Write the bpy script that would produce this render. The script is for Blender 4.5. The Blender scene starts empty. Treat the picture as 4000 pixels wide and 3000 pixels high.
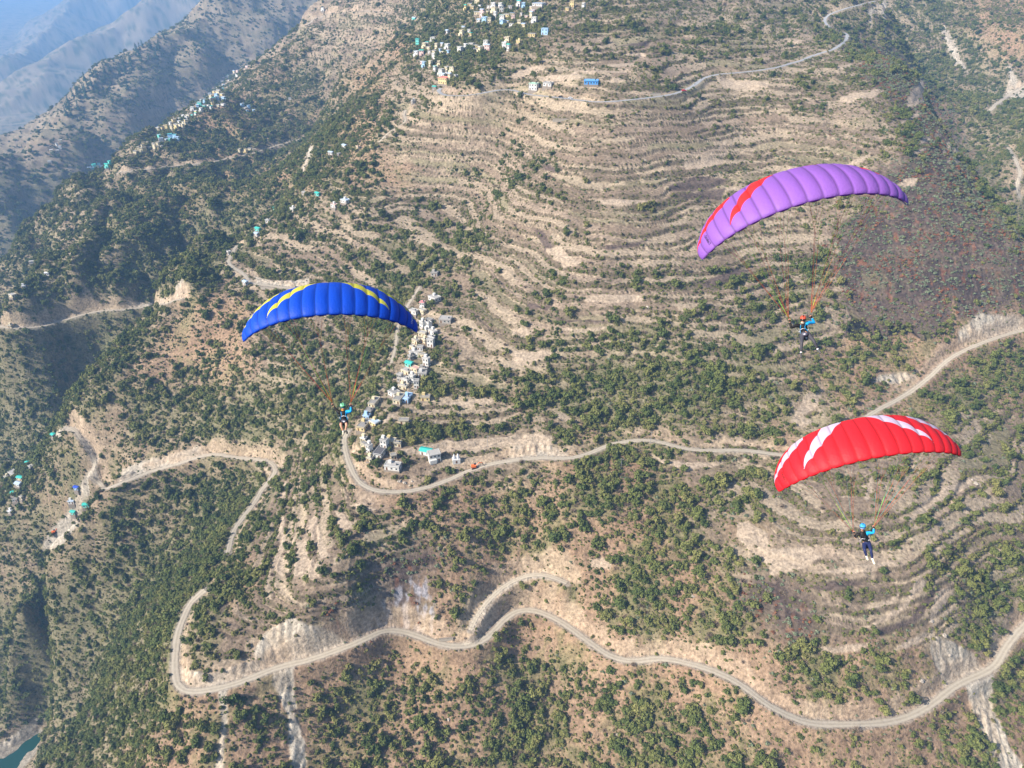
import bpy, bmesh, math, random
import numpy as np
from mathutils import Vector, Matrix
random.seed(7); rng = np.random.default_rng(7)
C = bpy.context.scene.collection
# ---------------------------------------------------------------- camera, sky, sun, exposure
TH = math.radians(31.0); F = 2856.0; CAMZ = 600.0
cam = bpy.data.cameras.new('camera'); camo = bpy.data.objects.new('camera', cam); C.objects.link(camo)
camo.location = (0, 0, CAMZ); camo.rotation_euler = (math.pi/2 - TH, 0, 0)
cam.sensor_width = 36.0; cam.lens = 36.0*F/4000.0; cam.clip_start = 0.5; cam.clip_end = 60000
bpy.context.scene.camera = camo
SUN = Vector((-0.72, -0.36, 0.60)).normalized()
EL = math.asin(SUN.z); AZ = math.atan2(SUN.x, SUN.y)
w = bpy.data.worlds.new("World"); bpy.context.scene.world = w; w.use_nodes = True
nt = w.node_tree; bg = nt.nodes['Background']
sky = nt.nodes.new('ShaderNodeTexSky'); sky.sky_type = 'NISHITA'; sky.sun_disc = False
sky.sun_elevation = EL; sky.sun_rotation = AZ; sky.air_density = 1.0; sky.dust_density = 1.5
nt.links.new(sky.outputs[0], bg.inputs[0]); bg.inputs[1].default_value = 0.085
sl = bpy.data.lights.new('sun', 'SUN'); sl.energy = 5.0; sl.angle = math.radians(0.6); sl.color = (1.0, 0.92, 0.82)
so = bpy.data.objects.new('sun', sl); C.objects.link(so); so.rotation_euler = SUN.to_track_quat('Z', 'Y').to_euler()
so.location = (0, 0, 900)
vs = bpy.context.scene.view_settings; vs.view_transform = 'Standard'; vs.look = 'None'; vs.exposure = 0.78; vs.gamma = 1.0
sc = bpy.context.scene; sc.cycles.max_bounces = 6; sc.cycles.diffuse_bounces = 3; sc.cycles.volume_bounces = 1
sc.cycles.transparent_max_bounces = 8
# ---------------------------------------------------------------- maths helpers
def ray(px, py):                       # direction of a photo pixel, depth 1 along the optical axis
    a = (np.asarray(px, float)-2000)/F; b = (1500-np.asarray(py, float))/F
    return np.stack([a, math.cos(TH)+b*math.sin(TH), -math.sin(TH)+b*math.cos(TH)], -1)
def proj(x, y, z):
    z = z-CAMZ; d = y*math.cos(TH)-z*math.sin(TH); u = y*math.sin(TH)+z*math.cos(TH)
    d = np.maximum(d, 1.0)
    return 2000+F*x/d, 1500-F*u/d, d
_perm = np.random.default_rng(3).permutation(256); _perm = np.concatenate([_perm, _perm, _perm])
_ga = np.random.default_rng(5).uniform(0, 2*math.pi, 256); _gx, _gy = np.cos(_ga), np.sin(_ga)
def perlin(x, y, seed=0):
    x = x+seed*17.31; y = y-seed*9.77
    xi = np.floor(x).astype(np.int64); yi = np.floor(y).astype(np.int64); xf = x-xi; yf = y-yi; xi &= 255; yi &= 255
    u = xf*xf*xf*(xf*(xf*6-15)+10); v = yf*yf*yf*(yf*(yf*6-15)+10)
    def g(i, j, dx, dy):
        h = _perm[_perm[i]+j]; return _gx[h]*dx+_gy[h]*dy
    i1 = (xi+1) & 255; j1 = (yi+1) & 255
    a = g(xi, yi, xf, yf); b = g(i1, yi, xf-1, yf); c = g(xi, j1, xf, yf-1); d = g(i1, j1, xf-1, yf-1)
    return ((a*(1-u)+b*u)*(1-v)+(c*(1-u)+d*u)*v)*1.5
def fbm(x, y, oct=4, seed=0, gain=0.5):
    s = 0; a = 1.0; f = 1.0
    for o in range(oct):
        s = s+a*perlin(x*f, y*f, seed+o*3); a *= gain; f *= 2.03
    return s
def hashf(a, b):
    h = np.sin(a*127.1+b*311.7)*43758.5453; return h-np.floor(h)
def sstep(a, b, x):
    t = np.clip((x-a)/(b-a), 0, 1); return t*t*(3-2*t)
# ---------------------------------------------------------------- terrain control points: photo pixel and height above the river
CP = '''
4000 2450 268;3850 2560 267;3700 2640 266;3500 2750 266;3300 2820 265;3000 2820 265;2800 2740 265;2600 2620 265;2400 2560 265;2200 2430 266;2100 2380 266;2000 2390 266;1900 2480 266;1750 2520 266;1600 2470 266;1500 2460 266;1300 2560 266;1150 2600 266;1000 2680 266;850 2700 265;700 2690 265;680 2500 266;700 2400 266;780 2320 267;890 2155 268;995 1952 267;1068 1853 266;1000 1796 263;841 1769 258;723 1803 250;588 1848 241;384 1914 235;316 1717 243
1362 1681 326;1348 1753 322;1389 1875 320;1497 1920 320;1655 1911 321;1836 1834 322;2000 1798 325;2228 1791 327;2378 1736 328;2536 1717 329;2678 1760 329;2906 1756 329;3050 1785 330;3350 1640 337;3550 1480 344;3700 1400 350;3990 1290 358
1719 343 478;1859 371 479;2000 346 483;2158 375 483;2339 400 484;2588 375 487;2732 312 491;3000 271 497;3181 217 502;3298 163 508;3226 59 524;3429 0 538
1110 1900 284;1060 2050 286;1010 2250 288;1010 2420 284;1200 2380 296;1230 2000 302;1200 2200 301;1330 2120 311;1360 2260 306;1500 2250 296;1800 2150 300;2200 2180 298;2600 2230 300;3000 2330 300;3350 2400 300;3650 2330 302;3850 2150 304;4000 2080 306
900 1000 342;1150 750 375;1180 560 400;1400 430 440;1700 330 476;1900 150 510;2100 0 545
1600 1000 375;1700 700 409;2050 720 430;2000 860 411;1600 1400 350;2250 1150 388;2250 750 434;2300 0 547;3000 1000 400;3000 600 448;3450 230 500;3600 320 480;3700 520 452;3860 800 424;4000 1000 402;3500 1000 404;2700 0 542;2700 700 438;2700 1200 384;3400 550 462
1900 1450 352;2300 1450 354;2700 1450 358;3100 1400 362;2000 1020 390;1450 800 396;1900 600 432;1850 850 394
4000 350 418;3859 438 415;3900 400 415;3700 100 488;4000 0 522;3950 590 392;3985 650 390;4000 150 480
2000 3000 232;3000 3000 254;1000 3000 247;2500 3000 243;4000 3000 238;1500 3000 238;3500 3000 248;500 3000 196;500 2500 190;400 2800 182;300 2950 152;150 3000 106;158 2833 2;63 3000 -3;102 2936 -2;100 2700 12;300 2450 72;350 2650 96;600 2200 196;430 2300 118;290 2020 224;170 2140 196;40 2280 150;0 2000 165;0 2500 95;250 2600 45;190 2750 14;0 2750 20
285 1658 260;0 1840 172;390 1460 288;550 1230 310;720 1080 328;700 1500 287;1000 1400 318;1100 1600 300;1300 1450 328;1300 1000 364;60 1870 172;1200 1200 342
100 1550 152;350 1450 203;113 1283 262;0 1274 262;271 1243 262;452 1209 262;565 1204 263;710 1168 264;300 1000 298;600 800 330;500 1000 306;100 1150 262;900 750 345;1000 597 333;461 674 326;1226 527 340;460 640 330;600 530 350;800 430 370;900 350 379;1000 240 396;1250 80 432;1400 0 482;1500 200 472;1700 100 512;1350 300 442;1200 400 372;267 750 302;167 900 272;0 1066 232;800 1000 318
'''
P = []
for s in CP.replace('\n', ';').split(';'):
    if s.strip():
        a, b, z = map(float, s.split()); d = ray(a, b); t = (z-CAMZ)/d[2]; P.append((d[0]*t, d[1]*t, z))
# parts of the mountain that the photo does not show: valleys behind the crests and the ground beyond the frame
P += [(-520, 610, 110), (-560, 560, 75), (-420, 640, 180), (-640, 640, 80), (-800, 640, 90), (-330, 760, 262), (-300, 1000, 330), (-300, 1180, 335),
      (490, 760, 352), (550, 900, 348), (500, 640, 332), (480, 560, 330), (570, 1150, 418), (570, 780, 345),
      (-700, 1150, 240), (-760, 1350, 200), (-800, 1000, 170), (-640, 1600, 290), (-690, 1900, 310), (-700, 2200, 330), (-760, 1750, 250),
      (-560, 2300, 400), (-450, 370, 0), (-520, 330, 0), (-500, 250, 20), (-560, 430, 30), (-380, 200, 120), (-250, 100, 190), (0, 100, 190), (200, 100, 190), (400, 200, 190), (600, 400, 200),
      (700, 650, 300), (-600, 800, 170), (-760, 850, 160), (0, 1100, 600), (250, 1150, 600), (-200, 1500, 560), (100, 1500, 680), (500, 1500, 620), (900, 1500, 640), (-300, 2000, 560), (0, 2200, 780),
      (850, 900, 400), (950, 1200, 520), (800, 2200, 760)]
P = np.array(P); N = len(P)
def tps_fit(P, lam):
    X = P[:, :2]/300.0; r2 = ((X[:, None]-X[None])**2).sum(-1); K = 0.5*r2*np.log(r2+1e-9); K[np.arange(N), np.arange(N)] += lam
    A = np.zeros((N+3, N+3)); A[:N, :N] = K; A[:N, N] = 1; A[:N, N+1:] = X; A[N, :N] = 1; A[N+1:, :N] = X.T
    return X, np.linalg.solve(A, np.concatenate([P[:, 2], np.zeros(3)]))
TX, TW = tps_fit(P, 0.0015)
GX0, GX1, GY0, GY1, GS = -1500, 1400, 40, 2700, 6.0
gx = np.arange(GX0, GX1+1, GS); gy = np.arange(GY0, GY1+1, GS)
GG = np.zeros((len(gx), len(gy)))
for i, xx in enumerate(gx):
    q = np.stack([np.full(len(gy), xx), gy], 1)/300.0
    r2 = ((q[:, None]-TX[None])**2).sum(-1); GG[i] = (0.5*r2*np.log(r2+1e-9))@TW[:N]+TW[N]+q@TW[N+1:]
def near_h(x, y):
    a = np.clip((x-GX0)/GS, 0, len(gx)-1.001); b = np.clip((y-GY0)/GS, 0, len(gy)-1.001)
    i = a.astype(int); j = b.astype(int); u = a-i; v = b-j
    return (GG[i, j]*(1-u)+GG[i+1, j]*u)*(1-v)+(GG[i, j+1]*(1-u)+GG[i+1, j+1]*u)*v
def crest(pts, k=1.0):            # crest line given as photo pixel and depth
    o = []
    for px, py, t in pts:
        t = t*k
        d = ray(px, py)*t; o.append((d[0], d[1], d[2]+CAMZ))
    return np.array(o)
RIDGES = [
 (crest([(1150, -160, 2500), (814, 0, 2300), (680, 113, 2180), (500, 217, 2000), (340, 316, 1850), (226, 438, 1740), (170, 490, 1700), (0, 610, 1560), (-200, 720, 1450)], 1.0), 0.42, 0.9),
 (crest([(900, -200, 3900), (565, 0, 3570), (430, 90, 3430), (294, 150, 3285), (203, 226, 3100), (113, 307, 2920), (22, 398, 2800), (-200, 500, 2600)], 1.3), 0.36, 0.7),
 (crest([(203, 215, 4300), (90, 253, 4000), (14, 307, 3700), (-120, 420, 3500)], 1.35), 0.5, 0.8),
 (crest([(600, -260, 7600), (400, -120, 7000), (271, 0, 6600), (226, 68, 6200), (199, 75, 6000), (158, 127, 5600), (104, 185, 5200), (68, 194, 5000), (0, 235, 4600), (-200, 300, 4400)]), 0.55, 0.8),
 (crest([(-200, 120, 9500), (0, 178, 9000), (30, 180, 8900), (68, 215, 8600)]), 0.35, 0.6)]
def ridge_h(x, y, pl, s0, s1):
    best = np.full(x.shape, -1e9)
    for k in range(len(pl)-1):
        a, b = pl[k], pl[k+1]; dx, dy = b[0]-a[0], b[1]-a[1]; L2 = dx*dx+dy*dy
        t = np.clip(((x-a[0])*dx+(y-a[1])*dy)/L2, 0, 1); qx = a[0]+t*dx; qy = a[1]+t*dy
        dd = np.hypot(x-qx, y-qy); z = a[2]+t*(b[2]-a[2])-(s0*dd+(s1-s0)*dd*dd/(dd+400.0))*0.9
        best = np.maximum(best, z)
    return best
def H(x, y):
    """height of the bare terrain"""
    x = np.asarray(x, float); y = np.asarray(y, float)
    r = np.hypot(x, y); n = near_h(x, y)
    wob = fbm(x/90, y/90, 4, 1)
    amp = 2.2+4.5*sstep(600, 1400, r)
    gul = np.abs(perlin(x/75+0.4*wob, y/120, 11))
    lf = sstep(-150, -330, x)*sstep(430, 620, y)*sstep(2300, 1500, y)
    n = n+amp*(wob*0.8-(0.25-gul)*1.6)+lf*(26*(np.abs(perlin((x+0.55*y)/95+0.5*wob, (y-0.3*x)/420, 13))-0.2)+7*fbm(x/60, y/60, 3, 15))
    n = n+sstep(-190, -260, x)*sstep(560, 440, y)*(11*(np.abs(perlin((y+0.2*x)/62+0.5*wob, x/260, 17))-0.2))
    east = sstep(GX1-300, GX1-50, x)+sstep(GY1-300, GY1-30, y)+sstep(-GX0-300, -GX0-40, -x)
    n = n-np.clip(east, 0, 1)*900
    leftcut = sstep(-640, -1050, x+0*y)*sstep(2600, 300, y)
    n = n*(1-leftcut)+np.minimum(n, 20)*leftcut
    far = np.full(x.shape, -150.0)
    wx = x+60*fbm(x/500, y/500, 3, 21); wy = y+60*fbm(x/500, y/500, 3, 31)
    for pl, s0, s1 in RIDGES:
        m = (r > 1000)
        if m.any():
            rr = np.full(x.shape, -1e9)
            sc_ = pl[0][1]/2500.0
            fx, fy = wx[m], wy[m]
            nz = (fbm(x[m]/(260*sc_), y[m]/(260*sc_), 5, 41)*34+np.abs(perlin(x[m]/(170*sc_), y[m]/(170*sc_), 43))*46-20)*sc_*(1.0 if sc_ < 1.3 else 0.5)
            rr[m] = ridge_h(fx, fy, pl, s0, s1)+nz*sstep(0, 1, np.full(m.sum(), 1.0))*0.8
            far = np.maximum(far, rr)
    lowland = 25*fbm(x/700, y/700, 4, 51)-20
    far = np.where(r > 1000, np.maximum(far, lowland-130*sstep(1500, 5000, r)), -200)
    k = 10.0
    h = np.clip(0.5+0.5*(n-far)/k, 0, 1)
    return far*(1-h)+n*h+k*h*(1-h)
def hit(px, py, tmax=2600):
    """where the photo's ray through a pixel meets the terrain"""
    px = np.atleast_1d(np.asarray(px, float)); py = np.atleast_1d(np.asarray(py, float)); d = ray(px, py)
    ts = np.concatenate([np.arange(110, 1000, 4.0), np.arange(1000, tmax, 12.0)])
    X = d[:, 0:1]*ts; Y = d[:, 1:2]*ts; Z = CAMZ+d[:, 2:3]*ts
    below = Z < H(X, Y); i = np.argmax(below, 1); ok = below.any(1); i = np.where(ok, i, len(ts)-1)
    lo = ts[np.maximum(i-1, 0)].copy(); hi = ts[i].copy()
    for _ in range(12):
        m = (lo+hi)/2; b = CAMZ+d[:, 2]*m < H(d[:, 0]*m, d[:, 1]*m); hi = np.where(b, m, hi); lo = np.where(b, lo, m)
    t = (lo+hi)/2
    return np.stack([d[:, 0]*t, d[:, 1]*t, CAMZ+d[:, 2]*t], -1), ok
# ---------------------------------------------------------------- ground cover read off the photo, 125 px cells
VEG = '''
22234445532235555333223334545633
22254554343246665433343333465653
12456544564335544213432323245665
33553455665454333233233433235456
34655666666542334432122222235566
66555566565423555422333321233555
66566677754535343333223323344556
76677776455565643323333334323344
67668773544576432433433355323233
67777643545673422324523455333334
88886343555663325556663644444534
88874444566745234778788754544267
88656766777744547778777653423565
87336567766465533566664544444434
77553236566644434466656532346434
63535678456324455476667443456545
55356677534655566656672333556554
55676875434555455655666412556556
47887775335624565646856543333487
58887753455323754367766534334475
88877653322432353433556466564154
88666433355774747654443356655247
64666544546544568657676322234545
05765454435445467646776554433565
'''
GRD = '''
nnnnnnnnnttttnnnntttttttttnnnnrr
nnnnnnnnttttrnnnnttttttttttnnnnr
nnnnnnntrnnrtttfffffttnftttbnnnn
nnnnntrrnrnrtttnntttttttttbbbrnn
ntnnnnrrnnrrttttttttttttttttbbnn
nnnnnnrrrrnrrtttttttftfttttbbbnn
nntnrrnnnnttttttttttttttttbbbbnn
nntnnnnnttttttttttttttttttbbbbbb
ntnnnnnttttttnttttttttttttbbbbbb
nnnnnnrrtttnntttttttttttttbbbbbb
nnnnnrrrtttnntttttttttttttbbbbrr
nnnnrrrrtnnnntffffnnnntttrrrrrrr
nnrrrnnnnnnnttttrnnnnnnnnfrrrnnr
nnrrrnnnnnnnttttffrnnnntrftrbntt
nnrrrrrrrrrrtttffrrrrtttrttttttt
nrrrrrrnrtttrrrrrrnrrrnttttttttt
nrrrrrnntttttrrrrrrrrnnrtttttttt
rrrrrnnrttttbbrrrrrrrrnfnttttttt
rnnnnnnrttttbrrrrrrrrrrbbnttttnn
rnnnnnrtttbbbrrrrrrrrrrnbbtnnttr
nnnnnrrtrrrrrrrrrrrrrrrrrrrrrrrr
nnnnnrrrrrrrrrrrrrrrrrrrrrrrrrrr
nnnnnrrrrrrrrrrrrrrrrrrrrrrrrrrr
nnnnrrrrrrrrrrrrrrrrrrrrrrrrrrrr
'''
VG = np.array([[int(c) for c in l] for l in VEG.split()], float)
GL = GRD.split()
VG[14:17, 25:31] -= 1; VG[17:19, 25:30] -= 1; VG[2:8, 12:25] -= (VG[2:8, 12:25] < 6); VG[12:23, 0:8] += 1; VG = np.clip(VG, 0, 9)
GM = {k: np.array([[1.0 if c == k else 0.0 for c in l] for l in GL]) for k in 'ntrfb'}
q_ = GM['r'][12:21, 0:7]*0.8; GM['r'][12:21, 0:7] -= q_; GM['n'][12:21, 0:7] += q_
q_ = GM['r'][14:16, 8:11].copy(); GM['r'][14:16, 8:11] -= q_; GM['t'][14:16, 8:11] += q_
def cell(A, px, py):
    a = np.clip(px/125-0.5, 0, 30.999); b = np.clip(py/125-0.5, 0, 22.999); i = a.astype(int); j = b.astype(int); u = a-i; v = b-j
    return (A[j, i]*(1-u)+A[j, i+1]*u)*(1-v)+(A[j+1, i]*(1-u)+A[j+1, i+1]*u)*v
def crop(ox, oy, s, pts): return [(ox+a/s, oy+b/s) for a, b in pts]
SC = [  # bare rock, scree and cut banks: outline, strength
 crop(3000, 2250, 1.269, [(810, 285), (870, 300), (950, 345), (1010, 370), (1090, 460), (1060, 500), (960, 520), (880, 550), (840, 460), (815, 380)]),
 crop(3000, 2250, 1.269, [(950, 535), (1110, 500), (1110, 620), (1150, 720), (1200, 850), (1269, 940), (1269, 975), (1150, 975), (1080, 800), (1010, 650)]),
 crop(1000, 2250, 1.269, [(50, 270), (180, 200), (260, 240), (420, 270), (440, 310), (250, 390), (100, 430), (-10, 480), (-10, 390)]),
 crop(1000, 2250, 1.269, [(90, 440), (205, 415), (190, 560), (200, 700), (240, 820), (250, 975), (180, 975), (150, 700), (80, 540)]),
 crop(0, 2250, 1.269, [(1085, 560), (1135, 560), (1120, 760), (1110, 975), (1065, 975), (1095, 760)]),
 crop(0, 2250, 1.269, [(880, 420), (930, 470), (1100, 470), (1180, 440), (1269, 400), (1269, 490), (1100, 530), (960, 555), (900, 540)]),
 crop(0, 1500, 2.212, [(1000, 870), (1050, 740), (1250, 650), (1500, 610), (1700, 530), (1860, 580), (1600, 665), (1300, 765)]),
 crop(0, 1500, 2.212, [(360, 1400), (420, 1290), (560, 1130), (640, 1010), (700, 850), (800, 700), (850, 800), (820, 900), (720, 1000), (700, 1170), (540, 1400), (370, 1440)]),
 crop(0, 1500, 2.212, [(420, 460), (560, 370), (640, 330), (740, 420), (860, 640), (800, 640), (640, 420), (500, 470)]),
 crop(0, 750, 2.212, [(1500, 900), (1520, 800), (1570, 745), (1620, 840), (1570, 925), (1390, 985), (1100, 1010), (1090, 950), (1300, 950)]),
 crop(0, 750, 2.212, [(60, 1100), (300, 1120), (460, 1080), (500, 1130), (300, 1170), (60, 1150)]),
 crop(3000, 750, 2.212, [(1650, 1200), (1790, 1080), (1820, 1020), (1950, 1060), (2230, 1080), (2230, 1190), (1850, 1250), (1650, 1290)]),
 crop(3000, 750, 2.212, [(900, 1640), (960, 1590), (1150, 1560), (1210, 1560), (1300, 1600), (1130, 1660)]),
 crop(3000, 0, 2.212, [(2030, 520), (2100, 560), (2160, 680), (2230, 760), (2230, 860), (2100, 860), (1940, 930), (2060, 790), (2080, 640)]),
 crop(3000, 0, 2.212, [(1470, 200), (1530, 220), (1620, 350), (1670, 500), (1740, 640), (1620, 560), (1550, 420)]),
 crop(3000, 0, 2.212, [(860, 80), (1000, 0), (1030, 0), (1015, 200), (1020, 320), (1075, 410), (1000, 330), (985, 120), (900, 110), (900, 250), (880, 230)]),
 crop(1000, 0, 2.212, [(370, 1500), (430, 1350), (470, 1230), (500, 1260), (470, 1370), (410, 1480)]),
 crop(1000, 2250, 1.269, [(1050, 265), (1075, 200), (1150, 110), (1250, 30), (1280, 30), (1280, 75), (1230, 110), (1160, 250), (1090, 285)]),
 crop(2000, 2250, 1.269, [(-10, 20), (100, 0), (220, 10), (260, 40), (100, 40), (-10, 70)]),
 crop(2000, 1500, 1.269, [(-10, 300), (200, 305), (290, 340), (250, 362), (-10, 375)]),
 crop(0, 2250, 1.269, [(-10, 830), (60, 790), (180, 690), (210, 690), (190, 740), (100, 810), (-10, 880)]),
 crop(1000, 750, 2.212, [(-10, 730), (250, 760), (450, 740), (470, 790), (330, 815), (-10, 800)]),
]
FLD = [  # smooth pale fields
 crop(3000, 0, 2.212, [(600, 850), (700, 810), (960, 770), (1000, 785), (930, 835), (700, 885)]),
 crop(2000, 0, 2.212, [(1490, 1400), (1700, 1345), (1850, 1350), (1840, 1390), (1640, 1460), (1500, 1460)]),
 crop(2000, 0, 2.212, [(1560, 1280), (1760, 1270), (1860, 1190), (1860, 1220), (1780, 1290)]),
 crop(2000, 0, 2.212, [(1340, 1320), (1420, 1335), (1800, 1310), (1870, 1290), (1850, 1330), (1450, 1355)]),
 crop(2000, 0, 2.212, [(0, 620), (180, 565), (290, 575), (200, 625), (20, 680)]),
 crop(2000, 0, 2.212, [(940, 470), (1100, 440), (1170, 470), (1100, 480)]), crop(2000, 0, 2.212, [(800, 550), (860, 530), (1060, 535), (1060, 565), (830, 570)]),
 crop(2000, 0, 2.212, [(560, 610), (1000, 590), (1020, 610), (600, 625)]), crop(2000, 0, 2.212, [(750, 680), (960, 670), (990, 700), (800, 710)]),
 crop(2000, 0, 2.212, [(250, 650), (560, 620), (640, 670), (450, 690), (260, 690)]),
 crop(2000, 0, 2.212, [(1740, 655), (1850, 670), (2212, 700), (2212, 740), (1940, 780), (1820, 740)]),
 crop(3000, 0, 2.212, [(600, 570), (720, 535), (730, 570), (620, 605)]), crop(3000, 0, 2.212, [(120, 390), (200, 350), (310, 330), (280, 370)]),
 crop(3000, 0, 2.212, [(1290, 1250), (1340, 1190), (1410, 1165), (1400, 1220)]), crop(3000, 0, 2.212, [(1200, 1350), (1290, 1290), (1380, 1265), (1300, 1330)]),
 crop(3000, 0, 2.212, [(1590, 1420), (1640, 1340), (1590, 1270), (1640, 1260), (1670, 1340), (1650, 1400)]), crop(3000, 0, 2.212, [(1500, 1410), (1600, 1330), (1630, 1330), (1560, 1400)]),
 crop(3000, 0, 2.212, [(1520, 1340), (1540, 1230), (1590, 1205), (1560, 1310)]), crop(3000, 0, 2.212, [(540, 1450), (700, 1400), (890, 1300), (890, 1340), (760, 1420), (620, 1455)]),
 crop(3000, 0, 2.212, [(1100, 1590), (1180, 1550), (1290, 1525), (1260, 1600), (1180, 1620)]), crop(3000, 0, 2.212, [(1140, 1060), (1190, 1020), (1310, 950), (1320, 1000), (1200, 1060), (1120, 1130)]),
 crop(3000, 0, 2.212, [(1190, 900), (1240, 760), (1340, 680), (1350, 880), (1230, 930)]), crop(3000, 0, 2.212, [(1440, 1190), (1460, 1110), (1480, 1150), (1520, 1150)]),
 crop(2000, 0, 2.212, [(1850, 1650), (1920, 1610), (2000, 1650)]),
 crop(2000, 1500, 1.269, [(1115, 690), (1160, 670), (1269, 740), (1269, 890), (1150, 800), (1120, 760)]), crop(2000, 1500, 1.269, [(390, 870), (440, 855), (490, 890), (480, 920), (400, 905)]),
 crop(2000, 1500, 1.269, [(200, 145), (260, 140), (345, 185), (320, 195), (220, 165)]), crop(2000, 1500, 1.269, [(0, 250), (200, 250), (200, 300), (0, 310)]),
 crop(2000, 1500, 1.269, [(670, 330), (760, 370), (900, 385), (1060, 370), (1000, 400), (860, 430), (740, 385)]),
 crop(3000, 1500, 1.269, [(120, 170), (200, 30), (260, 50), (240, 110), (180, 150), (240, 180), (170, 210), (115, 200)]),
 crop(3000, 1500, 1.269, [(0, 820), (200, 800), (270, 850), (200, 900), (0, 952)]), crop(3000, 1500, 1.269, [(690, 690), (740, 600), (850, 520), (1000, 460), (1060, 450), (1000, 500), (840, 580), (720, 680)]),
 crop(3000, 1500, 1.269, [(470, 560), (510, 460), (530, 455), (520, 530), (490, 575)]), crop(3000, 1500, 1.269, [(230, 930), (620, 870), (640, 890), (420, 940)]),
 crop(3000, 2250, 1.269, [(440, 270), (560, 200), (680, 130), (740, 20), (805, 10), (740, 90), (690, 160), (600, 210), (480, 265)]),
 crop(3000, 2250, 1.269, [(495, 155), (600, 100), (670, 75), (600, 140)]), crop(3000, 2250, 1.269, [(240, 350), (400, 345), (520, 335), (440, 380), (280, 375)]),
 crop(3000, 2250, 1.269, [(800, 230), (830, 100), (870, 50), (905, 60), (880, 130), (830, 210)]), crop(3000, 2250, 1.269, [(600, 370), (700, 310), (830, 260), (830, 290), (680, 360)]),
 crop(1000, 1500, 2.212, [(1180, 560), (1400, 540), (1700, 470), (2212, 440), (2212, 500), (1900, 580), (1250, 600)]),
 crop(1000, 1500, 2.212, [(1650, 160), (1900, 100), (2100, 120), (1900, 190), (1700, 210)]), crop(1000, 1500, 2.212, [(1130, 250), (1200, 240), (1190, 300), (1080, 350), (1090, 300)]),
 crop(1000, 1500, 2.212, [(680, 1090), (740, 1090), (800, 1180), (950, 1180), (860, 1250), (740, 1260)]), crop(1000, 1500, 2.212, [(800, 1020), (900, 1030), (1060, 1080), (900, 1110)]),
 crop(1000, 1500, 2.212, [(330, 1659), (350, 1380), (420, 1340), (450, 1480), (560, 1560), (540, 1659)]), crop(1000, 1500, 2.212, [(450, 1180), (520, 1110), (560, 1300), (640, 1480), (560, 1500), (480, 1400)]),
 crop(1000, 1500, 2.212, [(160, 1600), (190, 1300), (220, 1120), (250, 1150), (240, 1400), (220, 1640)]), crop(1000, 1500, 2.212, [(200, 960), (250, 820), (280, 900), (250, 1050)]),
 crop(2000, 750, 2.212, [(300, 480), (380, 450), (600, 600), (460, 650), (360, 580)]), crop(2000, 750, 2.212, [(700, 60), (980, 50), (1200, 60), (1000, 120), (800, 110)]),
 crop(2000, 750, 2.212, [(600, 920), (800, 880), (1130, 890), (1130, 930), (800, 950)]), crop(2000, 750, 2.212, [(270, 1120), (560, 1180), (890, 1120), (700, 1200), (560, 1210)]),
 crop(2000, 750, 2.212, [(0, 1170), (180, 1190), (150, 1250), (0, 1240)]), crop(2000, 750, 2.212, [(0, 1370), (300, 1360), (340, 1390), (150, 1480), (0, 1480)]),
]
DRK = [  # dark brown stubble fields
 crop(2000, 750, 2.212, [(180, 300), (260, 330), (370, 450), (300, 500), (230, 400)]), crop(2000, 750, 2.212, [(720, 480), (1000, 440), (1220, 400), (1100, 450), (900, 490)]),
 crop(2000, 750, 2.212, [(1400, 20), (1850, -40), (1800, 50), (1500, 45)]), crop(2000, 750, 2.212, [(130, 960), (330, 980), (300, 1010), (140, 990)]),
 crop(2000, 750, 2.212, [(370, 1060), (600, 1100), (850, 1100), (700, 1125), (400, 1110)]), crop(2000, 750, 2.212, [(1640, 780), (1900, 650), (2080, 660), (1950, 740), (1700, 810)]),
 crop(2000, 0, 2.212, [(900, 390), (1190, 350), (1180, 390), (920, 400)]), crop(2000, 0, 2.212, [(250, 1420), (450, 1440), (400, 1480), (280, 1450)]), crop(2000, 0, 2.212, [(1350, 1600), (1600, 1510), (1900, 1540), (1700, 1640), (1400, 1640)]),
 crop(3000, 2250, 1.269, [(540, 260), (700, 210), (820, 50), (830, 90), (740, 230), (560, 290)]), crop(3000, 2250, 1.269, [(180, 60), (330, 20), (520, 20), (350, 60)]),
 crop(0, 2250, 1.269, [(1040, 240), (1070, 160), (1150, 80), (1130, 130), (1080, 210)]),
]
ASH = [crop(1000, 2250, 1.269, [(500, 210), (700, 60), (760, 0), (850, 10), (880, 150), (900, 270), (800, 280), (620, 240)])]
def inpoly(px, py, poly):
    p = np.array(poly); x0, y0 = p.min(0)-60; x1, y1 = p.max(0)+60
    out = np.full(px.shape, -60.0); m = (px > x0) & (px < x1) & (py > y0) & (py < y1)
    if not m.any(): return out
    X = px[m]; Y = py[m]; ins = np.zeros(X.shape, bool); dm = np.full(X.shape, 1e9)
    for k in range(len(p)):
        ax, ay = p[k]; bx, by = p[(k+1) % len(p)]
        c = ((ay > Y) != (by > Y)); xi = ax+(Y-ay)*(bx-ax)/((by-ay) if by != ay else 1e-9); ins ^= c & (X < xi)
        dx, dy = bx-ax, by-ay; t = np.clip(((X-ax)*dx+(Y-ay)*dy)/(dx*dx+dy*dy+1e-9), 0, 1); dm = np.minimum(dm, np.hypot(X-ax-t*dx, Y-ay-t*dy))
    out[m] = np.where(ins, dm, -dm); return out
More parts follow.
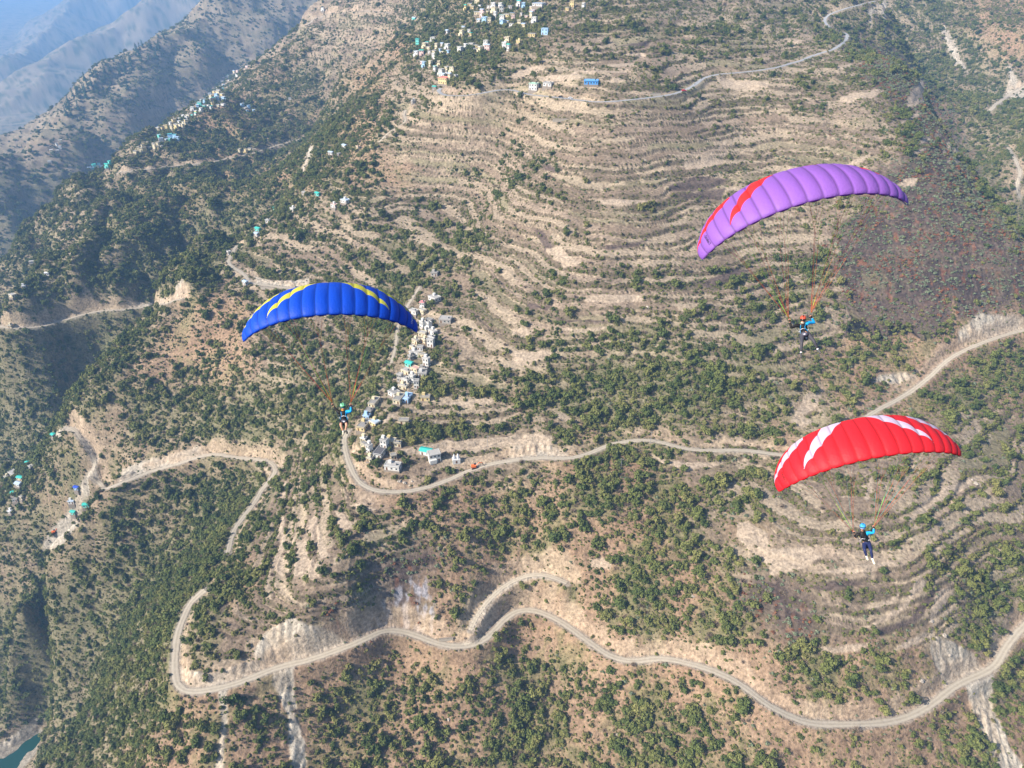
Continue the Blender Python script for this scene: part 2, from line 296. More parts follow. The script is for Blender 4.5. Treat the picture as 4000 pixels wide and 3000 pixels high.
# ---------------------------------------------------------------- roads (photo pixels), widths in metres
def sm(pts, n=4):
    p = np.array(pts, float)
    for _ in range(n):
        q = np.empty((2*len(p)-2, 2)); q[0::2] = p[:-1]*.75+p[1:]*.25; q[1::2] = p[:-1]*.25+p[1:]*.75; p = np.vstack([p[:1], q, p[-1:]])
    return p
ROADS = [
 ('dirt_road', 'd', 4.6, 'pale dirt road winding across the bottom of the slope', [(4060, 2400), (3990, 2450), (3920, 2540), (3890, 2610), (3820, 2640), (3740, 2670), (3650, 2745), (3560, 2800), (3470, 2825), (3300, 2830), (3160, 2830), (3080, 2800), (2990, 2750), (2900, 2670), (2800, 2620), (2690, 2590), (2570, 2565), (2480, 2590), (2390, 2575), (2290, 2500), (2170, 2410), (2080, 2380), (2010, 2385), (1950, 2440), (1900, 2500), (1820, 2530), (1720, 2520), (1620, 2480), (1530, 2460), (1450, 2475), (1330, 2540), (1200, 2580), (1080, 2610), (1000, 2640), (900, 2680), (780, 2700), (720, 2705), (685, 2670), (683, 2580), (690, 2480), (720, 2400), (760, 2345), (800, 2305)]),
 ('dirt_road', 'd', 3.8, 'dirt road curving below the village in the middle', [(4060, 1280), (3990, 1292), (3850, 1330), (3700, 1400), (3640, 1470), (3520, 1560), (3400, 1610), (3330, 1690), (3200, 1770), (3100, 1785), (3000, 1772), (2906, 1756), (2790, 1762), (2678, 1757), (2600, 1730), (2536, 1717), (2450, 1722), (2378, 1738), (2300, 1775), (2228, 1791), (2100, 1788), (2000, 1798), (1920, 1810), (1836, 1836), (1750, 1880), (1655, 1908), (1580, 1922), (1497, 1922), (1430, 1907), (1389, 1870), (1362, 1807), (1348, 1753), (1341, 1717), (1362, 1681)]),
 ('paved_road', 'a', 4.6, 'grey paved road crossing the upper terraces', [(3470, -20), (3429, 2), (3316, 29), (3240, 52), (3215, 80), (3240, 110), (3290, 118), (3314, 140), (3298, 165), (3262, 190), (3181, 217), (3090, 250), (3000, 271), (2859, 287), (2800, 290), (2750, 302), (2710, 335), (2670, 358), (2588, 376), (2452, 391), (2339, 400), (2271, 394), (2158, 376), (2068, 373), (2027, 360), (2000, 347), (1949, 348), (1859, 370), (1768, 377), (1723, 371), (1710, 357), (1722, 345)]),
 ('dirt_road', 'd', 4.0, 'dirt road running round the dark gully on the left', [(890, 2160), (909, 2079), (960, 2010), (1000, 1952), (1050, 1890), (1078, 1840), (1072, 1805), (1040, 1797), (1000, 1796), (940, 1792), (882, 1780), (841, 1770), (790, 1780), (723, 1803), (588, 1848), (452, 1889), (384, 1912), (364, 1898), (360, 1871), (380, 1812), (362, 1765), (316, 1705), (285, 1658), (262, 1670)]),
 ('dirt_road', 'd', 3.8, 'dirt road across the far forested face', [(-40, 1268), (0, 1274), (113, 1283), (203, 1270), (271, 1243), (339, 1222), (452, 1209), (565, 1204), (633, 1193), (678, 1172), (712, 1168)]),
 ('dirt_road', 'd', 3.6, 'thin track below the ridge village on the left', [(461, 674), (500, 668), (633, 655), (814, 635), (900, 618), (1000, 595), (1060, 575), (1113, 560), (1226, 527)]),
 ('dirt_road', 'd', 3.8, 'dirt road by the white hut behind the blue paraglider', [(925, 960), (913, 985), (893, 1010), (895, 1035), (920, 1050), (949, 1065), (970, 1095), (985, 1110), (1060, 1117), (1163, 1130), (1230, 1140)]),
 ('gravel_track', 'd', 3.6, 'disused gravel loop above the hump of the lowest road', [(1838, 2462), (1850, 2420), (1890, 2360), (1960, 2295), (2040, 2252), (2110, 2237), (2180, 2250), (2215, 2278)]),
 ('footpath', 'd', 2.4, 'village path dropping beside the houses', [(1640, 1120), (1600, 1180), (1551, 1270), (1550, 1340), (1529, 1419)]),
 ('footpath', 'd', 2.6, 'narrow path down the ridge above the gully', [(1585, 430), (1575, 455), (1595, 465), (1540, 500), (1490, 545), (1480, 555)]),
 ('dirt_road', 'd', 5.5, 'pale road on the slope beyond the right ridge', [(4060, 310), (4000, 340), (3927, 382), (3882, 413), (3862, 436)]),
 ('dirt_road', 'd', 4.5, 'dirt road at the right edge behind the ridge', [(3935, 575), (3985, 640), (3990, 680), (3967, 723), (3985, 770)]),
 ('dirt_road', 'd', 4.5, 'pale road on the ridge at the top left', [(1520, 50), (1440, 40), (1330, 50), (1270, 55), (1230, 75), (1180, 110), (1130, 130)]),
]
def smooth1(a, n):
    for _ in range(n):
        a[1:-1] = (a[:-2]+2*a[1:-1]+a[2:])/4
    return a
for R_ in range(len(ROADS)):
    nm, kd, wd, lab, pts = ROADS[R_]; wd *= 0.80
    p = sm(pts); q, ok = hit(p[:, 0], p[:, 1]); q = q[ok]
    jump = np.where(np.linalg.norm(np.diff(q[:, :2], axis=0), axis=1) > 45)[0]+1     # drop points that fell beyond a silhouette
    cuts = [0, *jump.tolist(), len(q)]; segs = [(a, b) for a, b in zip(cuts[:-1], cuts[1:]) if b-a > 0.12*len(q)]
    q = np.concatenate([q[a:b] for a, b in segs]); s = np.concatenate([[0], np.cumsum(np.linalg.norm(np.diff(q[:, :2], axis=0), axis=1))])
    n = max(8, int(s[-1]/2.0)); u = np.linspace(0, s[-1], n); q = np.stack([np.interp(u, s, q[:, k]) for k in range(3)], 1)
    for k in range(2): smooth1(q[:, k], 4)
    smooth1(q[:, 2], 60)
    ROADS[R_] = (nm, kd, wd, lab, q)
# ---------------------------------------------------------------- node materials
def newmat(name):
    m = bpy.data.materials.new(name); m.use_nodes = True; n = m.node_tree; b = n.nodes['Principled BSDF']; b.inputs['Specular IOR Level'].default_value = 0.2
    return m, n, b
def plain(name, col, rough=0.8, var=0.12, scale=3.0, metal=0.0, spec=0.2):
    m, n, b = newmat(name); b.inputs['Roughness'].default_value = rough; b.inputs['Metallic'].default_value = metal; b.inputs['Specular IOR Level'].default_value = spec
    tc = n.nodes.new('ShaderNodeTexCoord'); ns = n.nodes.new('ShaderNodeTexNoise'); ns.inputs['Scale'].default_value = scale; ns.inputs['Detail'].default_value = 4
    mx = n.nodes.new('ShaderNodeMix'); mx.data_type = 'RGBA'
    mx.inputs[6].default_value = (*[c*(1-var) for c in col], 1); mx.inputs[7].default_value = (*[min(1, c*(1+var)) for c in col], 1)
    n.links.new(tc.outputs['Object'], ns.inputs['Vector']); n.links.new(ns.outputs[0], mx.inputs[0]); n.links.new(mx.outputs[2], b.inputs['Base Color'])
    return m
# ---------------------------------------------------------------- terrain mesh: rings round the foot of the camera
ANG = math.radians(56); NA = 1180
az = np.linspace(-ANG, ANG, NA)
rr = [125.0]
while rr[-1] < 15000: rr.append(rr[-1]*(1.0021 if rr[-1] < 900 else (1.0035 if rr[-1] < 2600 else 1.008)))
rr = np.array(rr); NR = len(rr)
RA, AA = np.meshgrid(rr, az, indexing='ij'); TXx = RA*np.sin(AA); TYy = RA*np.cos(AA); TZz = H(TXx, TYy)
# rock and cut banks by the roads
def nearest(q, W):
    D = np.full((NR, NA), 1e9); ZR = np.zeros((NR, NA))
    for k in range(0, len(q)):
        x, y, z = q[k]; r = math.hypot(x, y); a = math.atan2(x, y)
        if r < rr[0]+5: continue
        i = int(np.searchsorted(rr, r)); di = int(W/(rr[min(i, NR-1)]-rr[min(i, NR-1)-1]))+2; j = int((a+ANG)/(2*ANG)*(NA-1)); dj = int(W/(r*2*ANG/(NA-1)))+2
        i0, i1, j0, j1 = max(i-di, 0), min(i+di, NR), max(j-dj, 0), min(j+dj, NA)
        if i0 >= i1 or j0 >= j1: continue
        d = np.hypot(TXx[i0:i1, j0:j1]-x, TYy[i0:i1, j0:j1]-y); s = d < D[i0:i1, j0:j1]
        D[i0:i1, j0:j1][s] = d[s]; ZR[i0:i1, j0:j1][s] = z
    return D, ZR
PX, PY, PD = proj(TXx, TYy, TZz)
warpx = 26*perlin(TXx/16, TYy/16, 61)+14*perlin(TXx/5, TYy/5, 62); warpy = 26*perlin(TXx/16, TYy/16, 63)+14*perlin(TXx/5, TYy/5, 64)
wsc = np.clip(500/PD, 0.15, 1.3)
CX = np.clip(PX+warpx*wsc*1.5, 0, 3999); CY = np.clip(PY+warpy*wsc*1.5, 0, 2999)
gm = {k: cell(GM[k], CX, CY) for k in 'ntrfb'}
veg = cell(VG, CX, CY)/9.0
BRN = [(3340, 175), (3500, 225), (3620, 310), (3730, 500), (3870, 780), (4040, 1000), (4040, 1200), (3700, 1215), (3350, 1215), (3220, 1100), (3290, 900), (3440, 700), (3560, 600), (3590, 500), (3480, 390), (3400, 300)]
bm_ = sstep(-58, 58, inpoly(np.clip(PX+warpx*wsc*3.4, 0, 4000), PY+warpy*wsc*3.4, BRN))*(TXx < 620)*sstep(1150, 1000, PD)
gm['b'] = np.maximum(gm['b']*(1-sstep(3100, 3300, PX))*1.0, bm_)
for k_ in 'ntrf': gm[k_] = gm[k_]*(1-0.85*bm_)
EX = PX+warpx*wsc*0.28; EY = PY+warpy*wsc*0.22
def polymask(L, f): 
    s = np.full(PX.shape, -60.0)
    for pl in L: s = np.maximum(s, inpoly(EX, EY, pl))
    return sstep(-f, f, s)
nearm = sstep(1500, 1100, PD)
scree = polymask(SC, 7); field = polymask(FLD, 2.5)*nearm; dark = polymask(DRK, 4)*nearm; ash = polymask(ASH, 14)*nearm
# terraces: the slope cut into steps
n0 = fbm(TXx/160, TYy/160, 2, 88)
ter = np.clip(gm['t']*1.25+gm['f']*1.2+gm['n']*0.55+gm['b']*0.65+gm['r']*0.12, 0, 1)
drop = sstep(-0.8, -0.2, fbm(TXx/45, TYy/45, 3, 71)+0.35*gm['t'])
ter = np.clip(ter*drop, 0, 1)*(1-scree)*sstep(700, 120, np.abs(RA-500)+0*RA-120) 
ter = np.where(PD > 900, 0.75*np.clip(gm['t']+gm['n']*0.8, 0, 1), ter)*sstep(3200, 2500, PD)
hst = np.where(PD < 900, 4.3, np.where(PD < 1500, 5.5, 11.0))
ph = (TZz+4.6*perlin(TXx/110, TYy/110, 81)+2.0*perlin(TXx/34, TYy/26, 82)+0.6*perlin(TXx/11, TYy/11, 87)+0.3*perlin(TXx/4, TYy/4, 86))/(hst*0.92); ph = ph+0.22*np.sin(ph*2.1+2.0*n0)+0.13*np.sin(ph*4.7); fl = np.floor(ph); fr = ph-fl
zs = (fl+0.18*fr/0.7*(fr < 0.7)+(fr >= 0.7)*(0.18+0.82*sstep(0.7, 1.0, fr)))*hst
TZz = TZz+ter*(zs-ph*hst)*0.85
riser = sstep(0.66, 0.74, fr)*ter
TZz = TZz+0.25*perlin(TXx/3.1, TYy/3.1, 83)*(1-field)+0.5*fbm(TXx/9, TYy/9, 2, 84)*(1-ter*0.7)
TZz = TZz+scree*(np.abs(perlin((TXx)/4.5, TYy/14, 85))*2.2-0.8)*nearm
bank = np.zeros((NR, NA)); roadm = np.zeros((NR, NA))
for nm, kd, wd, lab, q in ROADS:
    D, ZR = nearest(q, 20)
    hw = wd/2+0.9; t = 1-sstep(hw, hw+4.5, D); z0 = TZz.copy()
    TZz = TZz*(1-t)+(ZR-0.05)*t
    bank = np.maximum(bank, (1-sstep(hw+3.5, hw+7.5, D+3*perlin(TXx/7, TYy/7, 91)))*sstep(0.3, 2.0, z0-ZR+1.0*perlin(TXx/25, TYy/25, 92))*(0.5 if kd == 'a' else 1))
    roadm = np.maximum(roadm, 1-sstep(hw-0.6, hw+0.7, D+0.8*perlin(TXx/4, TYy/4, 93)))
# water level for the river
rock = ((TZz < 4+4*perlin(TXx/20, TYy/20, 95)) & (RA < 900)).astype(float)
# ---------------------------------------------------------------- ground colours (what the soil itself is)
def col(c): return np.array(c, float)
n1 = fbm(TXx/22, TYy/22, 4, 101); n2 = fbm(TXx/4, TYy/4, 3, 102); n3 = fbm(TXx/110, TYy/110, 3, 103)
lvl = hashf(fl, np.floor((TXx+8*n1)/38+fl*0.37)); lv2 = hashf(fl+3.3, np.floor(TXx/60+fl*0.61))
pal = {'n': (0.240, 0.188, 0.125), 't': (0.285, 0.220, 0.160), 'r': (0.320, 0.215, 0.138), 'f': (0.39, 0.31, 0.215), 'b': (0.135, 0.098, 0.080)}
wt = sum(gm[k] for k in 'ntrfb')+1e-6
G = sum(gm[k][..., None]*col(pal[k]) for k in 'ntrfb')/wt[..., None]
def mix(A, c, m): return A*(1-m[..., None])+col(c)*m[..., None]
G = G*(1+0.28*np.clip(n1, -1, 1)+0.16*np.clip(n2, -1.2, 1.2))[..., None]
G = mix(G, (0.29, 0.185, 0.12), 0.45*sstep(0.1, 0.8, n3)*gm['r'])
tr = (1-riser)*ter
G = mix(G, (0.36, 0.29, 0.205), tr*sstep(0.5, 0.6, lvl)*0.75*(1-gm['b']*0.7))
G = mix(G, (0.20, 0.15, 0.105), tr*sstep(0.35, 0.25, lvl)*0.75)
G = mix(G, (0.20, 0.185, 0.10), tr*sstep(0.82, 0.9, lv2)*0.6)
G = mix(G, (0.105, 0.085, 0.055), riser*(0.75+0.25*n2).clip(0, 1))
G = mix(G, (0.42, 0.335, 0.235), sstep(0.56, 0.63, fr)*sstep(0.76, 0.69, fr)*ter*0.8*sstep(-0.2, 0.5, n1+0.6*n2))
G = mix(G, (0.15, 0.145, 0.062), sstep(0.0, 0.7, n1+0.5*n2)*0.65*(1-ter)*(1-gm['b']))
G = mix(G, (0.058, 0.043, 0.040), gm['b']*sstep(-0.4, 0.4, n1+0.9*n2)*0.85*(1-field))
G = mix(G, (0.30, 0.12, 0.06), gm['b']*sstep(0.35, 0.8, fbm(TXx/7, TYy/7, 3, 105))*0.5*(1-field))
G = mix(G, (0.095, 0.070, 0.062), dark*0.85)
G = mix(G, (0.42, 0.335, 0.25), field*0.85*(1-0.25*np.clip(n2, 0, 1)))
G = mix(G, (0.34, 0.33, 0.36), ash*sstep(-0.2, 0.4, n2)*0.8)
G = mix(G, (0.115, 0.125, 0.055), sstep(0.5, 0.85, veg+0.2*n1)*(1-gm['b'])*(1-field)*0.62*(1-0.5*tr))
sc1 = np.abs(perlin(TXx/3.0, TYy/11, 107))
rc = col((0.44, 0.39, 0.315))*(1-0.38*sc1[..., None])*(1+0.22*np.clip(n2, -1, 1))[..., None]
rc = rc*(1-0.3*sstep(0.1, 0.5, n1))[..., None]+col((0.42, 0.31, 0.20))*0.3*sstep(0.1, 0.5, n1)[..., None]
G = G*(1-scree[..., None])+rc*scree[..., None]
bk = bank*(0.65+0.3*np.clip(n1, -1, 1)).clip(0, 1); bc = col((0.42, 0.32, 0.225))*(1+0.2*np.clip(n2, -1, 1))[..., None]
G = G*(1-bk[..., None])+bc*bk[..., None]
G = mix(G, (0.33, 0.29, 0.24), roadm*0.7); G = mix(G, (0.30, 0.27, 0.22), rock*0.8)
fv = sstep(1500, 2600, PD); G = mix(G, (0.25, 0.20, 0.135), sstep(2900, 3600, PD)*0.9)
G = mix(G, (0.062, 0.080, 0.036), fv*sstep(-0.05, 0.35, fbm(TXx/60, TYy/60, 4, 301)+0.5*fbm(TXx/14, TYy/14, 2, 303))*(0.35+0.5*sstep(2900, 3600, PD)))
G = mix(G, (0.34, 0.28, 0.20), fv*sstep(0.80, 1.0, np.abs(np.sin(TZz/9.0+1.5*fbm(TXx/90, TYy/90, 3, 305))))*0.5)
G = np.clip(G, 0.02, 0.7)
def grid_obj(name, X, Y, Z, colr, mat):
    nr, na = X.shape; me = bpy.data.meshes.new(name); me.vertices.add(nr*na)
    me.vertices.foreach_set('co', np.stack([X, Y, Z], -1).astype(np.float32).ravel())
    idx = np.arange(nr*na, dtype=np.int32).reshape(nr, na)
    f = np.stack([idx[:-1, :-1], idx[:-1, 1:], idx[1:, 1:], idx[1:, :-1]], -1).reshape(-1, 4)[:, ::-1]
    nf = len(f); me.loops.add(nf*4); me.loops.foreach_set('vertex_index', f.ravel()); me.polygons.add(nf)
    me.polygons.foreach_set('loop_start', np.arange(0, nf*4, 4, dtype=np.int32)); me.polygons.foreach_set('loop_total', np.full(nf, 4, np.int32))
    me.update(calc_edges=True); me.polygons.foreach_set('use_smooth', np.ones(nf, bool))
    at = me.attributes.new('soil', 'FLOAT_COLOR', 'POINT')
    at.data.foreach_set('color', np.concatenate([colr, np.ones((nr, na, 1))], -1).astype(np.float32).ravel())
    me.materials.append(mat); o = bpy.data.objects.new(name, me); C.objects.link(o); return o
gmat, gn, gb = newmat('soil_and_rock'); gb.inputs['Roughness'].default_value = 1.0; gb.inputs['Specular IOR Level'].default_value = 0.05
at = gn.nodes.new('ShaderNodeAttribute'); at.attribute_name = 'soil'
ge = gn.nodes.new('ShaderNodeNewGeometry')
def nz(scale, det=5, ro=0.65):
    n = gn.nodes.new('ShaderNodeTexNoise'); n.inputs['Scale'].default_value = scale; n.inputs['Detail'].default_value = det; n.inputs['Roughness'].default_value = ro
    gn.links.new(ge.outputs['Position'], n.inputs['Vector']); return n
na_ = nz(0.55); nb_ = nz(0.16)
mr = gn.nodes.new('ShaderNodeMapRange'); mr.inputs[1].default_value = 0.3; mr.inputs[2].default_value = 0.7; mr.inputs[3].default_value = 0.50; mr.inputs[4].default_value = 1.50
gn.links.new(na_.outputs[0], mr.inputs[0])
vm = gn.nodes.new('ShaderNodeVectorMath'); vm.operation = 'SCALE'; gn.links.new(at.outputs['Color'], vm.inputs[0]); gn.links.new(mr.outputs[0], vm.inputs['Scale'])
hs = gn.nodes.new('ShaderNodeMix'); hs.data_type = 'RGBA'; hs.blend_type = 'OVERLAY'; hs.inputs[0].default_value = 0.35
gn.links.new(vm.outputs[0], hs.inputs[6]); gn.links.new(nb_.outputs[1], hs.inputs[7]); 
gn.links.new(vm.outputs[0], gb.inputs['Base Color'])
bp = gn.nodes.new('ShaderNodeBump'); bp.inputs['Strength'].default_value = 0.8; bp.inputs['Distance'].default_value = 1.1
gn.links.new(na_.outputs[0], bp.inputs['Height']); gn.links.new(bp.outputs[0], gb.inputs['Normal'])
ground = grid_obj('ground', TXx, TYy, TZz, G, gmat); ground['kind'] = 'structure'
# river
wm, wn, wb = newmat('river_water'); wb.inputs['Base Color'].default_value = (0.010, 0.055, 0.045, 1); wb.inputs['Roughness'].default_value = 0.25; wb.inputs['Specular IOR Level'].default_value = 0.4
me = bpy.data.meshes.new('river'); me.from_pydata([(-900, 100, 0.5), (-300, 100, 0.5), (-300, 560, 0.5), (-900, 560, 0.5)], [], [(0, 1, 2, 3)]); me.materials.append(wm)
rv = bpy.data.objects.new('river', me); C.objects.link(rv); rv['kind'] = 'structure'
# sampling of the finished ground
def ground_at(x, y):
    r = np.hypot(x, y); a = (np.arctan2(x, y)+ANG)/(2*ANG)*(NA-1); i = np.clip(np.searchsorted(rr, r)-1, 0, NR-2); u = (r-rr[i])/(rr[i+1]-rr[i]); j = np.clip(a.astype(int), 0, NA-2); v = a-j
    return (TZz[i, j]*(1-u)+TZz[i+1, j]*u)*(1-v)+(TZz[i, j+1]*(1-u)+TZz[i+1, j+1]*u)*v
def gz(x, y): return float(ground_at(np.array([x], float), np.array([y], float))[0])
# ---------------------------------------------------------------- roads as surfaces laid on their benches
dm, dn, db = newmat('packed_dirt'); db.inputs['Roughness'].default_value = 1.0
am, an, ab = newmat('worn_asphalt'); ab.inputs['Roughness'].default_value = 0.9
for (n_, b_, c1, c2) in ((dn, db, (0.33, 0.285, 0.22), (0.46, 0.405, 0.32)), (an, ab, (0.27, 0.28, 0.30), (0.35, 0.36, 0.375))):
    uvn = n_.nodes.new('ShaderNodeUVMap'); sp = n_.nodes.new('ShaderNodeSeparateXYZ'); n_.links.new(uvn.outputs[0], sp.inputs[0])
    wv = n_.nodes.new('ShaderNodeMath'); wv.operation = 'PINGPONG'; wv.inputs[1].default_value = 0.25; n_.links.new(sp.outputs[0], wv.inputs[0])
    g2 = n_.nodes.new('ShaderNodeNewGeometry'); t2 = n_.nodes.new('ShaderNodeTexNoise'); t2.inputs['Scale'].default_value = 0.7; t2.inputs['Detail'].default_value = 5; n_.links.new(g2.outputs[0], t2.inputs['Vector'])
    ad = n_.nodes.new('ShaderNodeMath'); ad.operation = 'MULTIPLY_ADD'; ad.inputs[1].default_value = 2.2; n_.links.new(wv.outputs[0], ad.inputs[0]); n_.links.new(t2.outputs[0], ad.inputs[2])
    mp = n_.nodes.new('ShaderNodeMapRange'); mp.inputs[1].default_value = 0.4; mp.inputs[2].default_value = 1.1; n_.links.new(ad.outputs[0], mp.inputs[0])
    mx = n_.nodes.new('ShaderNodeMix'); mx.data_type = 'RGBA'; mx.inputs[6].default_value = (*c1, 1); mx.inputs[7].default_value = (*c2, 1)
    n_.links.new(mp.outputs[0], mx.inputs[0]); n_.links.new(mx.outputs[2], b_.inputs['Base Color'])
for nm, kd, wd, lab, q in ROADS:
    tn = np.gradient(q[:, :2], axis=0); tn /= np.linalg.norm(tn, axis=1)[:, None]; nn = np.stack([-tn[:, 1], tn[:, 0]], 1)
    V = []; s_ = np.arange(len(q))*2.0; rows = 5
    wob = 1+0.10*perlin(s_/9, s_*0, 7)
    for r_ in range(rows):
        o_ = (r_/(rows-1)-0.5)*wd
        e = (1+0.22*perlin(s_/4, s_*0+r_, 8)+0.12*perlin(s_/1.7, s_*0+r_, 9))*wob if r_ in (0, rows-1) else wob
        xy = q[:, :2]+nn*(o_*e)[:, None]; z = np.maximum(ground_at(xy[:, 0], xy[:, 1])+0.06, q[:, 2]+0.10)+(0.05 if r_ in (1, 2, 3) else -0.03); V.append(np.column_stack([xy, np.minimum(z, q[:, 2]+1.2)]))
    me = bpy.data.meshes.new(nm); n = len(q); fs = [(a*n+k, a*n+k+1, (a+1)*n+k+1, (a+1)*n+k) for a in range(rows-1) for k in range(n-1)]
    me.from_pydata(np.concatenate(V).tolist(), [], fs); uv = me.uv_layers.new(name='UVMap')
    vi = np.zeros(len(me.loops), np.int32); me.loops.foreach_get('vertex_index', vi)
    uv.data.foreach_set('uv', np.stack([(vi//n)/(rows-1), (vi % n)*0.5], 1).astype(np.float32).ravel())
    me.materials.append(am if kd == 'a' else dm); o = bpy.data.objects.new(nm, me); C.objects.link(o); o['kind'] = 'structure'; o['label'] = lab
#--STAGE3
# ================================================================ objects
def link(name, me, mat=None, parent=None):
    if mat is not None:
        for m in (mat if isinstance(mat, (list, tuple)) else [mat]): me.materials.append(m)
    o = bpy.data.objects.new(name, me); C.objects.link(o)
    if parent is not None: o.parent = parent
    return o
def thing(name, loc, label, cat, group=None, rz=0.0, me=None, mat=None):
    o = bpy.data.objects.new(name, me)
    if me is not None and mat is not None and not me.materials: me.materials.append(mat)
    C.objects.link(o); o.location = loc; o.rotation_euler = (0, 0, rz); o['label'] = label; o['category'] = cat
    if group: o['group'] = group
    return o
class MB:
    def __init__(s): s.v = []; s.f = []; s.m = []
    def add(s, v, f, m=0):
        n = len(s.v); s.v += [tuple(p) for p in v]; s.f += [tuple(n+i for i in q) for q in f]; s.m += [m]*len(f)
    def box(s, x0, x1, y0, y1, z0, z1, m=0):
        s.add([(x0, y0, z0), (x1, y0, z0), (x1, y1, z0), (x0, y1, z0), (x0, y0, z1), (x1, y0, z1), (x1, y1, z1), (x0, y1, z1)],
              [(0, 3, 2, 1), (4, 5, 6, 7), (0, 1, 5, 4), (1, 2, 6, 5), (2, 3, 7, 6), (3, 0, 4, 7)], m)
    def tube(s, pts, rad, n=6, m=0, cap=True):
        pts = [Vector(p) for p in pts]; R = rad if isinstance(rad, (list, tuple)) else [rad]*len(pts); base = len(s.v); up = Vector((0.13, 0.31, 0.94))
        for i, p in enumerate(pts):
            d = (pts[min(i+1, len(pts)-1)]-pts[max(i-1, 0)]).normalized(); a = d.cross(up)
            if a.length < 1e-3: a = d.cross(Vector((1, 0, 0)))
            a.normalize(); b = d.cross(a)
            for k in range(n):
                t = 2*math.pi*k/n; q = p+(a*math.cos(t)+b*math.sin(t))*R[i]; s.v.append((q.x, q.y, q.z))
        for i in range(len(pts)-1):
            for k in range(n):
                s.f.append((base+i*n+k, base+i*n+(k+1) % n, base+(i+1)*n+(k+1) % n, base+(i+1)*n+k)); s.m.append(m)
        if cap:
            s.f.append(tuple(base+k for k in range(n))[::-1]); s.m.append(m); L = base+(len(pts)-1)*n; s.f.append(tuple(L+k for k in range(n))); s.m.append(m)
    def mesh(s, name, smooth=False):
        me = bpy.data.meshes.new(name); me.from_pydata(s.v, [], s.f); me.polygons.foreach_set('material_index', s.m)
        if smooth: me.polygons.foreach_set('use_smooth', [True]*len(s.f))
        me.update(); return me
    def obj(s, name, mat=None, parent=None, smooth=False): return link(name, s.mesh(name, smooth), mat, parent)
# ---------------------------------------------------------------- houses
HOUSES = []      # (px, py, width px, wall, roof kind, roof colour, storeys, label)
def Hs(t, s, ox, oy, rows):
    for r in rows: HOUSES.append((ox+r[0]/s, oy+r[1]/s, *r[2:]))
Hs('v', 2.212, 1000, 750, [
 (1545, 715, 26, 'grey', 'flat', 'grey', 1, 'small grey house on its own above the middle village'),
 (1545, 925, 42, 'white', 'flat', 'pale', 1, 'wide pale flat roofed house with a track curling round it'),
 (1440, 990, 18, 'white', 'flat', 'pink', 2, 'white house with a pink roof beside the tip of the blue wing'),
 (1440, 1030, 28, 'cream', 'flat', 'pale', 1, 'cream house just below the pink roof'),
 (1365, 1050, 34, 'white', 'flat', 'pale', 1, 'white house touching the blue wing tip'),
 (1500, 1125, 26, 'grey', 'flat', 'grey', 1, 'grey house under trees below the pink roofed house'),
 (1640, 1110, 46, 'grey', 'flat', 'pale', 1, 'long grey shed on the terrace right of the village'),
 (1530, 1215, 34, 'white', 'flat', 'pale', 1, 'white house at the lower end of the long grey shed'),
 (1460, 1285, 22, 'cream', 'flat', 'pale', 1, 'small cream house in the upper middle village'),
 (1385, 1305, 30, 'cream', 'flat', 'grey', 1, 'cream house with grey roof above the curved white house'),
 (1375, 1395, 40, 'white', 'flat', 'pale', 1, 'white house under the blue wing tip with a blue side'),
 (1325, 1500, 28, 'teal', 'gable', 'teal', 1, 'house with a bright teal roof in the line of village houses'),
 (1305, 1555, 38, 'cream', 'flat', 'pale', 1, 'cream house right below the teal roof'),
 (1380, 1550, 30, 'cream', 'flat', 'pink2', 1, 'cream house with rusty roof beside the teal roofed house'),
 (1300, 1640, 30, 'white', 'flat', 'pale', 1, 'white terrace house above the long row'),
 (1440, 1590, 34, 'white', 'flat', 'grey', 1, 'white house half hidden by trees right of the row')])
Hs('v', 2.212, 1000, 1500, [
 (1275, 20, 36, 'cream', 'flat', 'pale', 1, 'cream house with pale roof at the head of the long row'),
 (1195, 95, 40, 'white', 'flat', 'grey', 1, 'white house with weathered roof left of the long row'),
 (1240, 140, 30, 'cream', 'long', 'grey', 1, 'long grey roofed house in the heart of the village'),
 (1310, 120, 24, 'blue', 'long', 'blue', 1, 'long house with a shiny blue roof'),
 (1465, 115, 36, 'yellow', 'flat', 'grey', 1, 'yellow house with a grey slab roof and a porch'),
 (1025, 175, 28, 'cream', 'long', 'grey', 1, 'topmost house of the grey roofed row beside the blue pilot'),
 (988, 235, 26, 'grey', 'long', 'grey', 1, 'second house of the grey roofed row beside the blue pilot'),
 (960, 297, 24, 'blue', 'flat', 'blue', 1, 'small blue roofed link in the grey roofed row'),
 (938, 362, 34, 'yellow', 'long', 'grey', 1, 'lowest house of the grey roofed row with a yellow wall'),
 (1030, 345, 36, 'yellow', 'flat', 'bluew', 1, 'yellow walled house with a bluish white roof'),
 (1282, 335, 38, 'cream', 'flat', 'grey', 1, 'cream house with grey roof beyond the dry yard'),
 (935, 487, 18, 'cream', 'flat', 'white', 1, 'tiny cream house with a bright white roof by the bend'),
 (945, 540, 34, 'cream', 'flat', 'grey', 1, 'cream house below the tiny white roofed one'),
 (1165, 495, 40, 'yellow', 'flat', 'pale', 1, 'yellow house with a stepped pale roof among trees'),
 (1075, 590, 34, 'white', 'long', 'dark', 1, 'house with a dark slate roof above the road bend'),
 (1185, 725, 60, 'white', 'flat', 'pale', 1, 'big white house with a broad flat roof inside the road bend'),
 (1470, 588, 44, 'white', 'gable', 'teal', 1, 'white house with a teal tin roof above the dirt road'),
 (1540, 640, 46, 'white', 'flat', 'pale', 2, 'white two storey house joined to the teal roofed one')])
